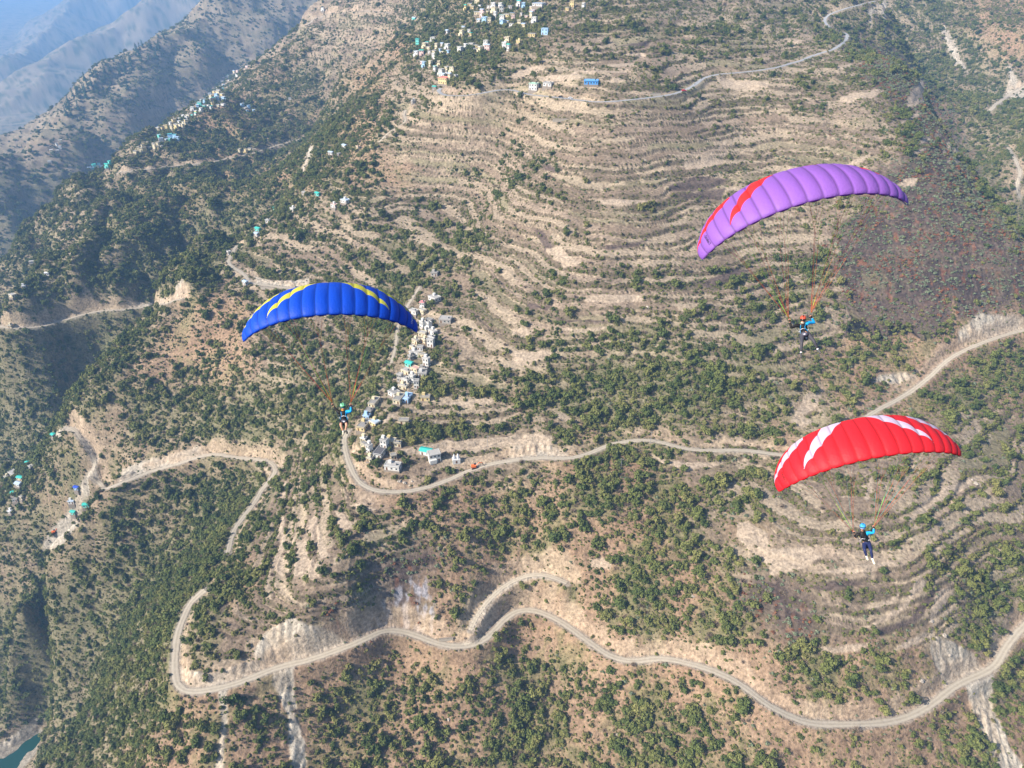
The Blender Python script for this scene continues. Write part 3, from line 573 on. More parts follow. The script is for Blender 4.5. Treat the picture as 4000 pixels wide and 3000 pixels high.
Hs('u', 2.212, 2000, 0, [
 (190, 765, 34, 'white', 'flat', 'green', 2, 'white house with a green roof beside the paved road'),
 (315, 735, 36, 'white', 'flat', 'grey', 1, 'white house with blue side between the paved road and fields'),
 (685, 715, 54, 'bright', 'flat', 'bright', 1, 'big bright blue house on the bare fields above the paved road'),
 (285, 290, 27, 'blue', 'flat', 'bluew', 2, 'pale blue two storey house at the edge of the upper village'),
 (175, 310, 34, 'yellow', 'flat', 'pale', 1, 'yellow house left of the pale blue one'), (65, 375, 24, 'yellow', 'flat', 'pale', 1, 'yellow cottage below the village trees'),
 (235, 52, 50, 'white', 'flat', 'bluew', 1, 'long white building at the top of the upper village'), (520, 60, 20, 'yellow', 'flat', 'pale', 2, 'yellow house standing apart right of the upper village'),
 (480, 82, 18, 'yellow', 'flat', 'pale', 1, 'low yellow house beside the one standing apart'), (618, 75, 14, 'white', 'flat', 'pale', 2, 'lone white tower house right of the upper village')])
Hs('m', 2.212, 1000, 0, [
 (770, 1280, 24, 'white', 'gable', 'bluew', 1, 'white roofed house in trees on the ridge flank'), (885, 1290, 16, 'cream', 'flat', 'pink2', 1, 'cream house right of the white roofed one'),
 (650, 1335, 22, 'white', 'gable', 'bluew', 1, 'pair of joined white roofs on the ridge flank'), (720, 1345, 15, 'grey', 'flat', 'grey', 1, 'grey house by the joined white roofs'), (1000, 1283, 8, 'yellow', 'flat', 'pale', 1, 'tiny yellow hut by the ridge path'),
 (580, 92, 14, 'white', 'gable', 'pale', 2, 'white house on the skyline bend at the top left'), (1370, 165, 22, 'teal', 'gable', 'bluew', 1, 'pale blue building on the upper fields'), (1815, 90, 14, 'yellow', 'gable', 'teal', 2, 'yellow house with teal roof left of the upper village'),
 (1400, 400, 17, 'teal', 'flat', 'teal', 3, 'tall teal house at the left of the upper village'), (1630, 710, 40, 'yellow', 'flat', 'pink', 2, 'yellow and red temple at the foot of the upper village'), (1545, 770, 16, 'grey', 'gable', 'teal', 1, 'teal roof below the temple beside the paved road'),
 (1980, 195, 24, 'blue', 'flat', 'blue', 2, 'bright blue house in the upper village'), (295, 860, 12, 'white', 'flat', 'pale', 1, 'white hut on the dark gullied slope'), (1360, 890, 9, 'white', 'flat', 'pale', 1, 'white hut on the ridge below the paved road')])
Hs('b', 2.212, 1000, 750, [
 (535, 30, 20, 'teal', 'gable', 'teal', 1, 'teal roofed house in the trees above the blue wing'), (775, 80, 32, 'white', 'flat', 'bluew', 1, 'white roofed house above the blue wing'), (680, 128, 26, 'white', 'flat', 'pink2', 1, 'white house with pinkish roof above the blue wing'),
 (325, 163, 24, 'white', 'flat', 'pale', 1, 'low white house among trees'), (105, 255, 18, 'white', 'flat', 'pale', 1, 'white house near the ridge bend'), (20, 335, 22, 'teal', 'gable', 'teal', 1, 'long teal roof on the ridge edge'), (8, 370, 18, 'white', 'gable', 'bluew', 1, 'white roof beside the long teal one'), (420, 20, 18, 'grey', 'flat', 'pale', 1, 'grey house left of the teal roofed one'), (165, 150, 12, 'teal', 'flat', 'teal', 1, 'tiny teal hut in the trees')])
Hs('c', 2.212, 0, 750, [
 (2125, 800, 20, 'white', 'gable', 'bluew', 1, 'white hut with pale blue roof at the road junction'), (1985, 552, 14, 'white', 'flat', 'pale', 1, 'small white hut at the hairpin bend'), (410, 710, 18, 'white', 'gable', 'white', 1, 'brilliant white house on the forested face'),
 (280, 610, 22, 'grey', 'flat', 'pale', 1, 'pale house high on the forested face'), (212, 828, 13, 'white', 'flat', 'white', 1, 'small white house in the far left forest'), (115, 905, 26, 'cream', 'flat', 'pale', 1, 'cream house at the far left edge of the forest'), (90, 1155, 14, 'cream', 'flat', 'pale', 1, 'cream hut above the far road')])
Hs('d', 2.212, 0, 1500, [
 (748, 1055, 22, 'teal', 'gable', 'teal', 1, 'upper teal roofed shed at the road works'), (640, 1120, 18, 'teal', 'gable', 'teal', 1, 'lower teal roofed shed at the road works'), (668, 910, 18, 'blue', 'gable', 'deepblue', 1, 'hut under a deep blue tarpaulin beside the road works'), (625, 1030, 22, 'white', 'flat', 'bluew', 1, 'white hut on the road works'),
 (180, 822, 24, 'cream', 'gable', 'teal', 1, 'teal roofed house in the hamlet at the left edge'), (240, 702, 24, 'white', 'gable', 'teal', 1, 'teal roofed house above the hamlet'), (275, 730, 18, 'white', 'flat', 'pale', 1, 'white house beside the upper teal roof'), (120, 775, 34, 'white', 'flat', 'pale', 1, 'long white house in the hamlet at the left edge'), (60, 815, 18, 'cream', 'flat', 'pale', 1, 'cream house at the left edge of the hamlet'),
 (165, 870, 24, 'white', 'gable', 'bluew', 1, 'bluish white roof below the teal one'), (120, 958, 14, 'grey', 'gable', 'teal', 1, 'small teal roof low in the hamlet'), (195, 990, 14, 'cream', 'flat', 'pale', 1, 'cream hut low in the hamlet'), (140, 1010, 20, 'grey', 'flat', 'grey', 1, 'grey roof low in the hamlet'), (95, 1110, 12, 'white', 'flat', 'white', 1, 'white hut below the hamlet'), (465, 452, 11, 'grey', 'gable', 'teal', 1, 'teal hut on the edge above the gorge')])
def scatter_houses(poly, n, w, cols, lab, seed, roofs=('pale', 'pale', 'grey', 'bluew', 'white', 'pale', 'teal')):
    r = random.Random(seed); p = np.array(poly); k = 0; done = []
    while k < n and len(done) < 4000:
        done.append(0); x = r.uniform(p[:, 0].min(), p[:, 0].max()); y = r.uniform(p[:, 1].min(), p[:, 1].max())
        if inpoly(np.array([x]), np.array([y]), poly)[0] < 0: continue
        if any(abs(h[0]-x) < w*0.85 and abs(h[1]-y) < w*0.7 for h in HOUSES): continue
        c = r.choice(cols); rf = r.choice(roofs); k += 1; st = r.choice((1, 1, 2, 2))
        u_ = (x-p[:, 0].min())/(np.ptp(p[:, 0])+1); v_ = (y-p[:, 1].min())/(np.ptp(p[:, 1])+1); pl_ = ('upper', 'middle', 'lower')[min(2, int(v_*3))]+(' left', '', ' right')[min(2, int(u_*3))]; wd_ = r.uniform(0.75, 1.3)
        HOUSES.append((x, y, w*wd_, c, 'gable' if rf in ('teal', 'bluew') and r.random() < 0.5 else 'flat', rf, st, ('broad ' if wd_ > 1.12 else 'narrow ' if wd_ < 0.9 else '')+(lab.replace('%(s)s ', '%(s)s ')+', '+pl_) % {'c': {'cream': 'cream', 'white': 'white', 'yellow': 'yellow', 'blue': 'pale blue', 'bright': 'blue', 'pinkw': 'pinkish', 'grey': 'grey', 'teal': 'teal'}[c], 's': ('low', 'tall')[st-1], 'r': {'pale': 'pale', 'grey': 'grey', 'bluew': 'bluish white', 'white': 'white', 'teal': 'teal', 'pink': 'red'}[rf]}))
WC = ('cream', 'white', 'yellow', 'white', 'cream', 'white', 'pinkw', 'white', 'cream', 'blue')
scatter_houses([(1830, -5), (2080, 30), (2090, 90), (2050, 105), (1880, 100), (1850, 70)], 38, 19, WC, '%(s)s %(c)s house with %(r)s roof in the top village', 1)
scatter_houses([(1625, 175), (1720, 160), (1770, 190), (1720, 240), (1740, 280), (1700, 290), (1630, 245)], 22, 18, WC, '%(s)s %(c)s house with %(r)s roof in the upper village', 2)
scatter_houses([(1790, 180), (1920, 170), (1910, 200), (1800, 210)], 8, 19, WC, '%(s)s %(c)s house with %(r)s roof in the upper village trees', 3)
scatter_houses([(1700, 270), (1760, 270), (1790, 305), (1740, 320)], 7, 20, WC, '%(s)s %(c)s house with %(r)s roof beside the upper road bend', 4)
scatter_houses([(1730, 125), (1840, 120), (1850, 145), (1740, 145)], 5, 18, WC, '%(s)s %(c)s house with %(r)s roof under the top village', 5)
scatter_houses([(1940, 155), (2000, 150), (1990, 205), (1950, 205)], 4, 18, WC, '%(s)s %(c)s house with %(r)s roof right of the upper village', 6)
scatter_houses([(725, 455), (790, 395), (850, 340), (870, 350), (880, 410), (800, 440), (740, 460)], 34, 15, WC+('teal', 'blue'), '%(s)s %(c)s house with %(r)s roof in the left ridge village', 7)
scatter_houses([(850, 330), (880, 290), (960, 255), (980, 240), (975, 265), (900, 320), (860, 350)], 10, 12, WC, '%(s)s %(c)s house with %(r)s roof climbing the left ridge crest', 8)
scatter_houses([(690, 470), (730, 455), (735, 500), (660, 505), (620, 515), (600, 520), (640, 495)], 18, 14, ('cream', 'yellow', 'white'), '%(s)s %(c)s house with %(r)s roof on the left ridge', 9, ('pale', 'white', 'grey'))
scatter_houses([(560, 570), (600, 560), (640, 565), (625, 585), (570, 590), (545, 600), (515, 605)], 14, 13, ('cream', 'yellow', 'cream'), '%(s)s %(c)s house with %(r)s roof low on the left ridge', 10, ('pale', 'grey'))
scatter_houses([(605, 540), (700, 535), (705, 560), (620, 555)], 7, 16, ('teal', 'white', 'blue'), '%(s)s %(c)s house with %(r)s roof under the left ridge', 11, ('teal', 'bluew', 'grey'))
scatter_houses([(330, 650), (440, 640), (430, 662), (335, 660)], 9, 13, ('white', 'teal', 'cream', 'blue'), '%(s)s %(c)s house with %(r)s roof in the slope hamlet', 12, ('teal', 'white', 'bluew'))
scatter_houses([(185, 610), (235, 545), (250, 550), (205, 640), (175, 670)], 6, 12, ('white', 'cream'), '%(s)s %(c)s house with %(r)s roof in the shaded left valley', 13, ('pale', 'white'))
scatter_houses([(930, 590), (1000, 580), (1000, 600), (935, 605)], 4, 14, ('cream', 'yellow'), '%(s)s %(c)s house with %(r)s roof along the track below the left ridge', 14, ('pale',))
scatter_houses([(940, 415), (1000, 425), (1000, 445), (960, 440)], 5, 14, ('cream', 'white', 'blue'), '%(s)s %(c)s house with %(r)s roof right of the left ridge', 15, ('pale', 'bluew'))
VW = ('white', 'cream', 'grey', 'white')
scatter_houses([(1560, 1490), (1640, 1290), (1690, 1230), (1700, 1300), (1680, 1420), (1640, 1500), (1600, 1560), (1560, 1560)], 14, 24, VW, '%(s)s %(c)s house with %(r)s roof among the middle village trees', 21, ('pale', 'grey', 'pale'))
scatter_houses([(1430, 1760), (1520, 1690), (1560, 1740), (1540, 1790), (1460, 1830)], 5, 24, VW, '%(s)s %(c)s house with %(r)s roof inside the bend of the road', 22, ('pale', 'grey'))
WALL = {'white': (0.62, 0.61, 0.58), 'cream': (0.64, 0.56, 0.38), 'yellow': (0.62, 0.50, 0.25), 'grey': (0.38, 0.36, 0.33), 'blue': (0.36, 0.55, 0.74), 'bright': (0.08, 0.33, 0.75), 'teal': (0.16, 0.56, 0.50), 'pinkw': (0.68, 0.50, 0.46)}
ROOF = {'grey': (0.27, 0.26, 0.245), 'pale': (0.40, 0.385, 0.36), 'white': (0.62, 0.63, 0.66), 'bluew': (0.42, 0.52, 0.66), 'blue': (0.40, 0.52, 0.70), 'bright': (0.18, 0.42, 0.80), 'deepblue': (0.03, 0.08, 0.50), 'teal': (0.05, 0.46, 0.40), 'pink': (0.72, 0.16, 0.18), 'pink2': (0.55, 0.35, 0.30), 'green': (0.30, 0.60, 0.42), 'dark': (0.10, 0.10, 0.11)}
WM = {k: plain('plaster_'+k, c, 0.9, 0.13, 0.6) for k, c in WALL.items()}; RM = {k: plain('roof_'+k, c, 0.7, 0.25, 0.5) for k, c in ROOF.items()}
GLASS = plain('window_dark', (0.04, 0.05, 0.06), 0.25, 0.2, 1.0, spec=0.5); WOOD = plain('door_wood', (0.16, 0.08, 0.04), 0.7); STONE = plain('plinth_stone', (0.26, 0.22, 0.18), 0.95, 0.3, 1.2); TRIM = plain('window_trim', (0.50, 0.48, 0.44), 0.8)
hq, hok = hit(np.array([h[0] for h in HOUSES]), np.array([h[1] for h in HOUSES]), 3400)
HPOS = []
def build_house(h, p, k):
    px, py, wpx, wc, kind, rc, st, lab = h; dep = float(proj(p[0], p[1], p[2])[2]); W = max(3.0, 0.86*wpx*dep/F); rnd = random.Random(k)
    W *= 1.15 if dep < 760 else 1.0
    if dep > 1000: W = min(W, 11)
    x, y = float(p[0]), float(p[1]); e = 4.0; g = Vector((gz(x+e, y)-gz(x-e, y), gz(x, y+e)-gz(x, y-e))); down = math.atan2(-g.x, g.y) if g.length > 0.2 else 0.0
    rz = down*0.6+rnd.uniform(-0.35, 0.35)
    if kind == 'long': D = W*rnd.uniform(1.7, 2.1); rz = -0.30
    else: D = W*rnd.uniform(0.55, 0.8)
    if lab.startswith('big bright blue'): D = 9; rz = -0.12
    D = min(max(D, 3.0), 15); hh = 2.9*st; z0 = gz(x, y)+0.3
    near = dep < 760; cr = rnd.choice((0.85, 1.0, 1.1))
    t = thing('temple' if 'temple' in lab else 'house', (x, y, z0), lab, 'house', None, rz); HPOS.append((x, y, max(W, D)*0.62))
    b = MB(); b.box(-W/2, W/2, -D/2, D/2, 0, hh)
    if st == 2 and rnd.random() < 0.5: b.box(-W/2, W*0.1, -D/2-1.6, -D/2-0.001, 0, 2.7)
    wl = b.obj('wall', WM[wc], t)
    b = MB(); b.box(-W/2-0.4, W/2+0.4, -D/2-0.6, D/2+0.3, -4.2, -0.004); b.obj('plinth', STONE, t)
    b = MB()
    if kind == 'gable':
        ov = 0.5; r_ = D*0.22
        v = [(-W/2-ov, -D/2-ov, hh), (W/2+ov, -D/2-ov, hh), (W/2+ov, 0, hh+r_), (-W/2-ov, 0, hh+r_), (-W/2-ov, D/2+ov, hh), (W/2+ov, D/2+ov, hh)]
        v2 = [(a, c, d+0.12) for a, c, d in v]
        b.add(v+v2, [(0, 3, 2, 1), (3, 4, 5, 2), (6, 7, 8, 9), (9, 8, 11, 10), (0, 1, 7, 6), (4, 10, 11, 5), (0, 6, 9, 3), (3, 9, 10, 4), (1, 2, 8, 7), (2, 5, 11, 8)])
        b.add([(-W/2, -D/2, hh+0.002), (-W/2, 0, hh+r_-0.01), (-W/2, D/2, hh+0.002)], [(0, 1, 2)]); b.add([(W/2, -D/2, hh+0.002), (W/2, 0, hh+r_-0.01), (W/2, D/2, hh+0.002)], [(0, 2, 1)])
        b.obj('roof', RM[rc], t)
    else:
        b.box(-W/2-0.35, W/2+0.35, -D/2-0.45, D/2+0.25, hh+0.003, hh+0.2)
        rf = b.obj('roof', RM[rc], t)
        if near or st == 2:
            q = MB(); a = 0.14; z1 = hh+0.203; z2 = hh+0.45
            q.box(-W/2, W/2, -D/2, -D/2+a, z1, z2); q.box(-W/2, W/2, D/2-a, D/2, z1, z2); q.box(-W/2, -W/2+a, -D/2+a, D/2-a, z1, z2); q.box(W/2-a, W/2, -D/2+a, D/2-a, z1, z2)
            q.obj('parapet', WM[wc], rf)
        if near and rnd.random() < 0.3:
            q = MB(); sx = W*0.22; q.box(-sx-1.0, -sx+1.0, D*0.05, D*0.05+1.6, hh+0.205, hh+1.9); q.obj('stair_head', WM[wc], t)
        if near and rnd.random() < 0.45:
            q = MB(); cx, cy = W*0.3, -D*0.1; q.tube([(cx, cy, hh+0.21), (cx, cy, hh+1.1), (cx, cy, hh+1.3)], [0.5, 0.5, 0.2], 10); q.obj('water_tank', GLASS, t, True)
    if near or dep < 950:
        nw = max(2, int(W/2.4)); dw = rnd.randrange(nw) 
        for s_ in range(st):
            for i in range(nw):
                cx = -W/2+W*(i+0.5)/nw; zb = s_*2.9
                if s_ == 0 and i == dw: q = MB(); q.box(cx-0.5, cx+0.5, -D/2-0.05, -D/2+0.02, 0.02, 2.05); q.obj('door', WOOD, t)
                else:
                    q = MB(); q.box(cx-0.55, cx+0.55, -D/2-0.04, -D/2+0.02, zb+0.95, zb+2.05); w_ = q.obj('window', GLASS, t)
                    if near: q = MB(); q.box(cx-0.65, cx+0.65, -D/2-0.12, -D/2+0.02, zb+0.82, zb+0.946); q.obj('sill', TRIM, w_)
        for i in range(2):
            cy = -D/4+i*D/2
            q = MB(); q.box(W/2-0.02, W/2+0.04, cy-0.5, cy+0.5, 0.95, 2.05); q.obj('window', GLASS, t)
    if kind == 'long' and near:
        q = MB(); n = 6
        for i in range(n): yy = -D/2+D*(i+0.3)/n; q.box(-W/2, W/2, yy, yy+0.08, hh+0.204, hh+0.24)
        q.obj('roof_joints', STONE, t)
    return t
from collections import Counter
cnt = Counter(h[7] for h in HOUSES)
for k, (h, p) in enumerate(zip(HOUSES, hq)):
    if hok[k]:
        o = build_house(h, p, k)
        if cnt[h[7]] > 1: o['group'] = 'houses: '+h[7]
# haze: one closed box of even pale air round the camera and the whole scene
hz = MB(); hz.box(-9000, 9000, -600, 15500, -420, 900); hm = bpy.data.materials.new('air'); hm.use_nodes = True; hn = hm.node_tree; hn.nodes.remove(hn.nodes['Principled BSDF'])
pv = hn.nodes.new('ShaderNodeVolumePrincipled'); pv.inputs['Color'].default_value = (0.29, 0.56, 1.0, 1); pv.inputs['Density'].default_value = 1.45e-4; pv.inputs['Anisotropy'].default_value = 0.0
hn.links.new(pv.outputs[0], hn.nodes['Material Output'].inputs['Volume']); ho = hz.obj('haze', hm); ho['kind'] = 'stuff'; ho['label'] = 'thin blue haze filling the valley'
#--STAGE4
# ---------------------------------------------------------------- vegetation
def veg_mat(name, cols, rough=0.9):
    m, n, b = newmat(name); b.inputs['Roughness'].default_value = rough; b.inputs['Specular IOR Level'].default_value = 0.12
    oi = n.nodes.new('ShaderNodeObjectInfo'); rp = n.nodes.new('ShaderNodeValToRGB'); g = n.nodes.new('ShaderNodeNewGeometry')
    t = n.nodes.new('ShaderNodeTexNoise'); t.inputs['Scale'].default_value = 0.028; t.inputs['Detail'].default_value = 3; n.links.new(g.outputs['Position'], t.inputs['Vector'])
    ma = n.nodes.new('ShaderNodeMath'); ma.operation = 'MULTIPLY_ADD'; ma.inputs[1].default_value = 0.62; n.links.new(oi.outputs['Random'], ma.inputs[0])
    mb = n.nodes.new('ShaderNodeMapRange'); mb.inputs[1].default_value = 0.3; mb.inputs[2].default_value = 0.7; mb.inputs[3].default_value = 0.0; mb.inputs[4].default_value = 0.38; n.links.new(t.outputs[0], mb.inputs[0]); n.links.new(mb.outputs[0], ma.inputs[2])
    n.links.new(ma.outputs[0], rp.inputs[0])
    e = rp.color_ramp.elements
    while len(e) < len(cols): e.new(0.5)
    for k, c in enumerate(cols): e[k].position = k/(len(cols)-1); e[k].color = (*c, 1)
    t2 = n.nodes.new('ShaderNodeTexNoise'); t2.inputs['Scale'].default_value = 1.3; t2.inputs['Detail'].default_value = 2; n.links.new(g.outputs['Position'], t2.inputs['Vector'])
    mc = n.nodes.new('ShaderNodeMapRange'); mc.inputs[1].default_value = 0.3; mc.inputs[2].default_value = 0.7; mc.inputs[3].default_value = 0.6; mc.inputs[4].default_value = 1.5; n.links.new(t2.outputs[0], mc.inputs[0])
    v = n.nodes.new('ShaderNodeVectorMath'); v.operation = 'SCALE'; n.links.new(rp.outputs[0], v.inputs[0]); n.links.new(mc.outputs[0], v.inputs['Scale']); n.links.new(v.outputs[0], b.inputs['Base Color'])
    return m
MV = {'tree': veg_mat('leaves_tree', [(0.055, 0.080, 0.024), (0.085, 0.112, 0.032), (0.125, 0.145, 0.042), (0.17, 0.175, 0.055), (0.235, 0.215, 0.075)]),
      'shrub': veg_mat('leaves_shrub', [(0.07, 0.095, 0.028), (0.12, 0.14, 0.040), (0.17, 0.175, 0.05), (0.15, 0.135, 0.06), (0.24, 0.225, 0.07)]),
      'grey': veg_mat('leaves_grey', [(0.11, 0.15, 0.08), (0.17, 0.205, 0.125), (0.22, 0.25, 0.16)]),
      'dry': veg_mat('twigs_dry', [(0.17, 0.13, 0.10), (0.22, 0.17, 0.12), (0.26, 0.20, 0.15)]),
      'rust': veg_mat('leaves_rust', [(0.16, 0.08, 0.05), (0.24, 0.10, 0.05), (0.30, 0.15, 0.08)]),
      'conifer': veg_mat('needles', [(0.02, 0.05, 0.025), (0.035, 0.07, 0.03)])}
BARK = plain('bark', (0.13, 0.09, 0.06), 0.95, 0.3, 2.0)
def leaf_mesh(name, seed, blobs, nleaf, size, height=1.3, core=0.7, flat=1.0):
    """crown of unit radius: leaf clumps spread through uneven lobes, gaps between them"""
    r = random.Random(seed); b = MB(); cs = []
    for i in range(blobs):
        a = r.uniform(0, 6.283); d = r.uniform(0, 0.62)**0.8; z = r.uniform(0.30, height-0.3); br = r.uniform(0.28, 0.48)*(1.15-0.35*z/height)
        cs.append((Vector((d*math.cos(a), d*math.sin(a), z)), br))
    for c, br in cs:
        n = max(4, int(nleaf/blobs))
        for k in range(n):
            u = Vector((r.gauss(0, 1), r.gauss(0, 1), r.gauss(0, 0.8)+0.25)).normalized(); p = c+u*br*r.uniform(0.65, 1.08); p.z = max(p.z*flat, 0.02)
            nn = (u+Vector((r.uniform(-.6, .6), r.uniform(-.6, .6), r.uniform(-.3, .7)))).normalized(); t = nn.cross(Vector((r.uniform(-1, 1), r.uniform(-1, 1), 0.3))).normalized(); w_ = nn.cross(t)
            s1 = size*r.uniform(0.6, 1.3); s2 = s1*r.uniform(0.5, 0.9)
            b.add([p-t*s1, p-w_*s2+nn*s1*0.25, p+t*s1, p+w_*s2+nn*s1*0.25], [(0, 1, 2, 3)])
        if core:   # leaf-dark inner clump
            q = br*core; V = [c+Vector(v)*q*r.uniform(0.75, 1.15) for v in ((1, 0, 0), (-1, 0, 0), (0, 1, 0), (0, -1, 0), (0, 0, 1), (0, 0, -1))]
            b.add([(v.x, v.y, max(v.z*flat, 0.0)) for v in V], [(0, 2, 4), (2, 1, 4), (1, 3, 4), (3, 0, 4), (2, 0, 5), (1, 2, 5), (3, 1, 5), (0, 3, 5)])
    return b.mesh(name)
def twig_mesh(name, seed):
    r = random.Random(seed); b = MB()
    for k in range(46):
        u = Vector((r.gauss(0, 0.7), r.gauss(0, 0.7), abs(r.gauss(0.9, 0.4)))).normalized(); p0 = Vector((0, 0, 0.05)); p1 = u*r.uniform(0.4, 0.7)+Vector((0, 0, 0.1)); p2 = p1+(u+Vector((r.uniform(-.7, .7), r.uniform(-.7, .7), 0.2)))*0.45
        s_ = Vector((0.05, 0.02, 0)); b.add([p0-s_, p0+s_, p1+s_, p1-s_], [(0, 1, 2, 3)]); b.add([p1-s_, p1+s_, p2], [(0, 1, 2)]); b.add([p1+Vector((0, .05, 0)), p1-Vector((0, .05, 0)), p1+(u+Vector((r.uniform(-1, 1), r.uniform(-1, 1), 0)))*0.4], [(0, 1, 2)])
    return b.mesh(name)
def conifer_mesh(name, seed):
    r = random.Random(seed); b = MB()
    for L in range(11):
        z = 0.35+L*0.33; R_ = 1.0*(1-L/11.5)**0.8+0.08
        for k in range(9):
            a = r.uniform(0, 6.283); l = R_*r.uniform(0.7, 1.1); c, s_ = math.cos(a), math.sin(a); w_ = 0.24*l+0.07
            b.add([(0, 0, z+0.18), (c*l*0.6-s_*w_, s_*l*0.6+c*w_, z), (c*l, s_*l, z-0.16), (c*l*0.6+s_*w_, s_*l*0.6-c*w_, z)], [(0, 1, 2, 3)])
    b.tube([(0, 0, 0.2), (0, 0, 4.0)], [0.12, 0.03], 4)
    return b.mesh(name)
TREE_ME = [leaf_mesh('crown', 10+k, (6, 8, 10, 7)[k], (230, 280, 320, 240)[k], 0.15, (1.2, 1.4, 1.7, 1.0)[k]) for k in range(4)]
SHRUB_ME = [leaf_mesh('foliage', 30+k, (4, 6)[k], (80, 110)[k], 0.20, 1.0, 0.75, 0.85) for k in range(2)]
GREY_ME = leaf_mesh('foliage', 40, 7, 120, 0.16, 1.0, 0.6, 0.8); DRY_ME = twig_mesh('twigs', 50); RUST_ME = leaf_mesh('foliage', 60, 5, 80, 0.17, 1.0, 0.5, 0.8); CON_ME = conifer_mesh('crown', 70)
def trunk_mesh(seed, h):
    r = random.Random(seed); b = MB(); b.tube([(0, 0, -0.3), (0.03, 0.02, 0.2), (r.uniform(-.06, .06), 0, h)], [0.11, 0.085, 0.05], 6)
    for k in range(5):
        a = r.uniform(0, 6.283); z = r.uniform(0.2, 0.5); b.tube([(0.02, 0.01, z), (0.25*math.cos(a), 0.25*math.sin(a), z+0.25), (0.5*math.cos(a), 0.5*math.sin(a), z+0.4)], [0.05, 0.035, 0.015], 5)
    return b.mesh('trunk')
TRUNK_ME = [trunk_mesh(k, 0.7) for k in range(4)]; STEM_ME = trunk_mesh(9, 0.45); CTR_ME = trunk_mesh(11, 2.0)
for me_ in TREE_ME: me_.materials.append(MV['tree'])
for me_ in SHRUB_ME: me_.materials.append(MV['shrub'])
for me_, k_ in ((GREY_ME, 'grey'), (DRY_ME, 'dry'), (RUST_ME, 'rust'), (CON_ME, 'conifer')): me_.materials.append(MV[k_])
for me_ in TRUNK_ME+[STEM_ME, CTR_ME]: me_.materials.append(BARK)
# where each kind grows
infr = (PX > -500) & (PX < 4500) & (PY > -400) & (PY < 3500) & (RA < 3300) & (TZz > 6)
dr_ = np.gradient(rr)[:, None]; area = RA*(2*ANG/(NA-1))*dr_*1.12
roadd = np.full((NR, NA), 1e9)
for nm, kd, wd, lab, q in ROADS:
    D, _ = nearest(q, 12); roadd = np.minimum(roadd, D-wd/2)
houd = np.zeros((NR, NA))
for x, y, rd in HPOS:
    r = math.hypot(x, y); i = int(np.searchsorted(rr, r)); j = int((math.atan2(x, y)+ANG)/(2*ANG)*(NA-1)); di = int((rd+3)/(r*0.0021))+2; dj = int((rd+3)/(r*2*ANG/(NA-1)))+2
    a0, a1, b0, b1 = max(i-di, 0), min(i+di, NR), max(j-dj, 0), min(j+dj, NA)
    houd[a0:a1, b0:b1] = np.maximum(houd[a0:a1, b0:b1], np.hypot(TXx[a0:a1, b0:b1]-x, TYy[a0:a1, b0:b1]-y) < rd-0.2)
cl = fbm(TXx/26, TYy/26, 3, 201); c2 = fbm(TXx/8, TYy/8, 3, 202)
v = np.clip(veg, 0, 1)
loc = sstep(0.0, 0.40, v*1.15-0.24+0.42*cl+0.32*c2)
rs = 1+0.9*riser-0.85*ter*(1-sstep(0.1, 0.6, riser))*sstep(1100, 800, PD)
bare = (1-scree*0.93)*(1-field*0.985)*(1-dark*0.9)*(1-ash*0.8)*(1-bank*0.75)*(roadd > 1.0)*(1-houd)*infr*(1-rock)
burn = gm['b']
farf = np.where(PD > 1150, 0.55, 1.0)
rmean = np.where(PD > 1150, 3.2, 2.15)
d_tree = 1.55*np.clip(v*1.08, 0, 1)**1.25*loc*rs*bare*(1-0.94*burn)/(math.pi*rmean**2)*farf*(roadd > 2.8)*1.25
lft = 1-0.28*sstep(-200, -330, TXx)*sstep(750, 950, TYy)
d_tree = d_tree*lft
d_shr = (0.16+0.95*v**0.9*(0.35+0.65*loc))*(1+2.0*riser-0.84*ter*(1-sstep(0.1, 0.6, riser)))*bare*(1-0.75*burn)/(math.pi*0.95**2)*1.7*(PD < 1400)*0.80
d_grey = (0.62*burn+0.09*sstep(2200, 3200, PX)*v*sstep(1400, 700, PD)+0.008)*bare/(math.pi*1.2**2)*(PD < 1100)*(1-0.6*ter*(1-riser))
d_dry = (0.10*v+0.03)*(0.4+loc)*bare*(1-0.7*ter*(1-riser))/(math.pi*1.2**2)*(PD < 1200)
d_rust = burn*0.62*sstep(0.0, 0.5, fbm(TXx/18, TYy/18, 3, 207))*bare/(math.pi*1.3**2)+0.0
CEN = rng.random
def sample(dens):
    wgt = (dens*area).ravel(); n = rng.poisson(wgt.sum()); cs = np.cumsum(wgt); k = np.searchsorted(cs, rng.random(n)*cs[-1]); i, j = np.unravel_index(k, (NR, NA))
    i = np.clip(i+rng.random(n)-0.5, 0, NR-1.001); j = np.clip(j+rng.random(n)-0.5, 0, NA-1.001)
    a0 = i.astype(int); r = rr[a0]+(rr[a0+1]-rr[a0])*(i-a0); a = -ANG+2*ANG*j/(NA-1); x = r*np.sin(a); y = r*np.cos(a); return x, y, ground_at(x, y)
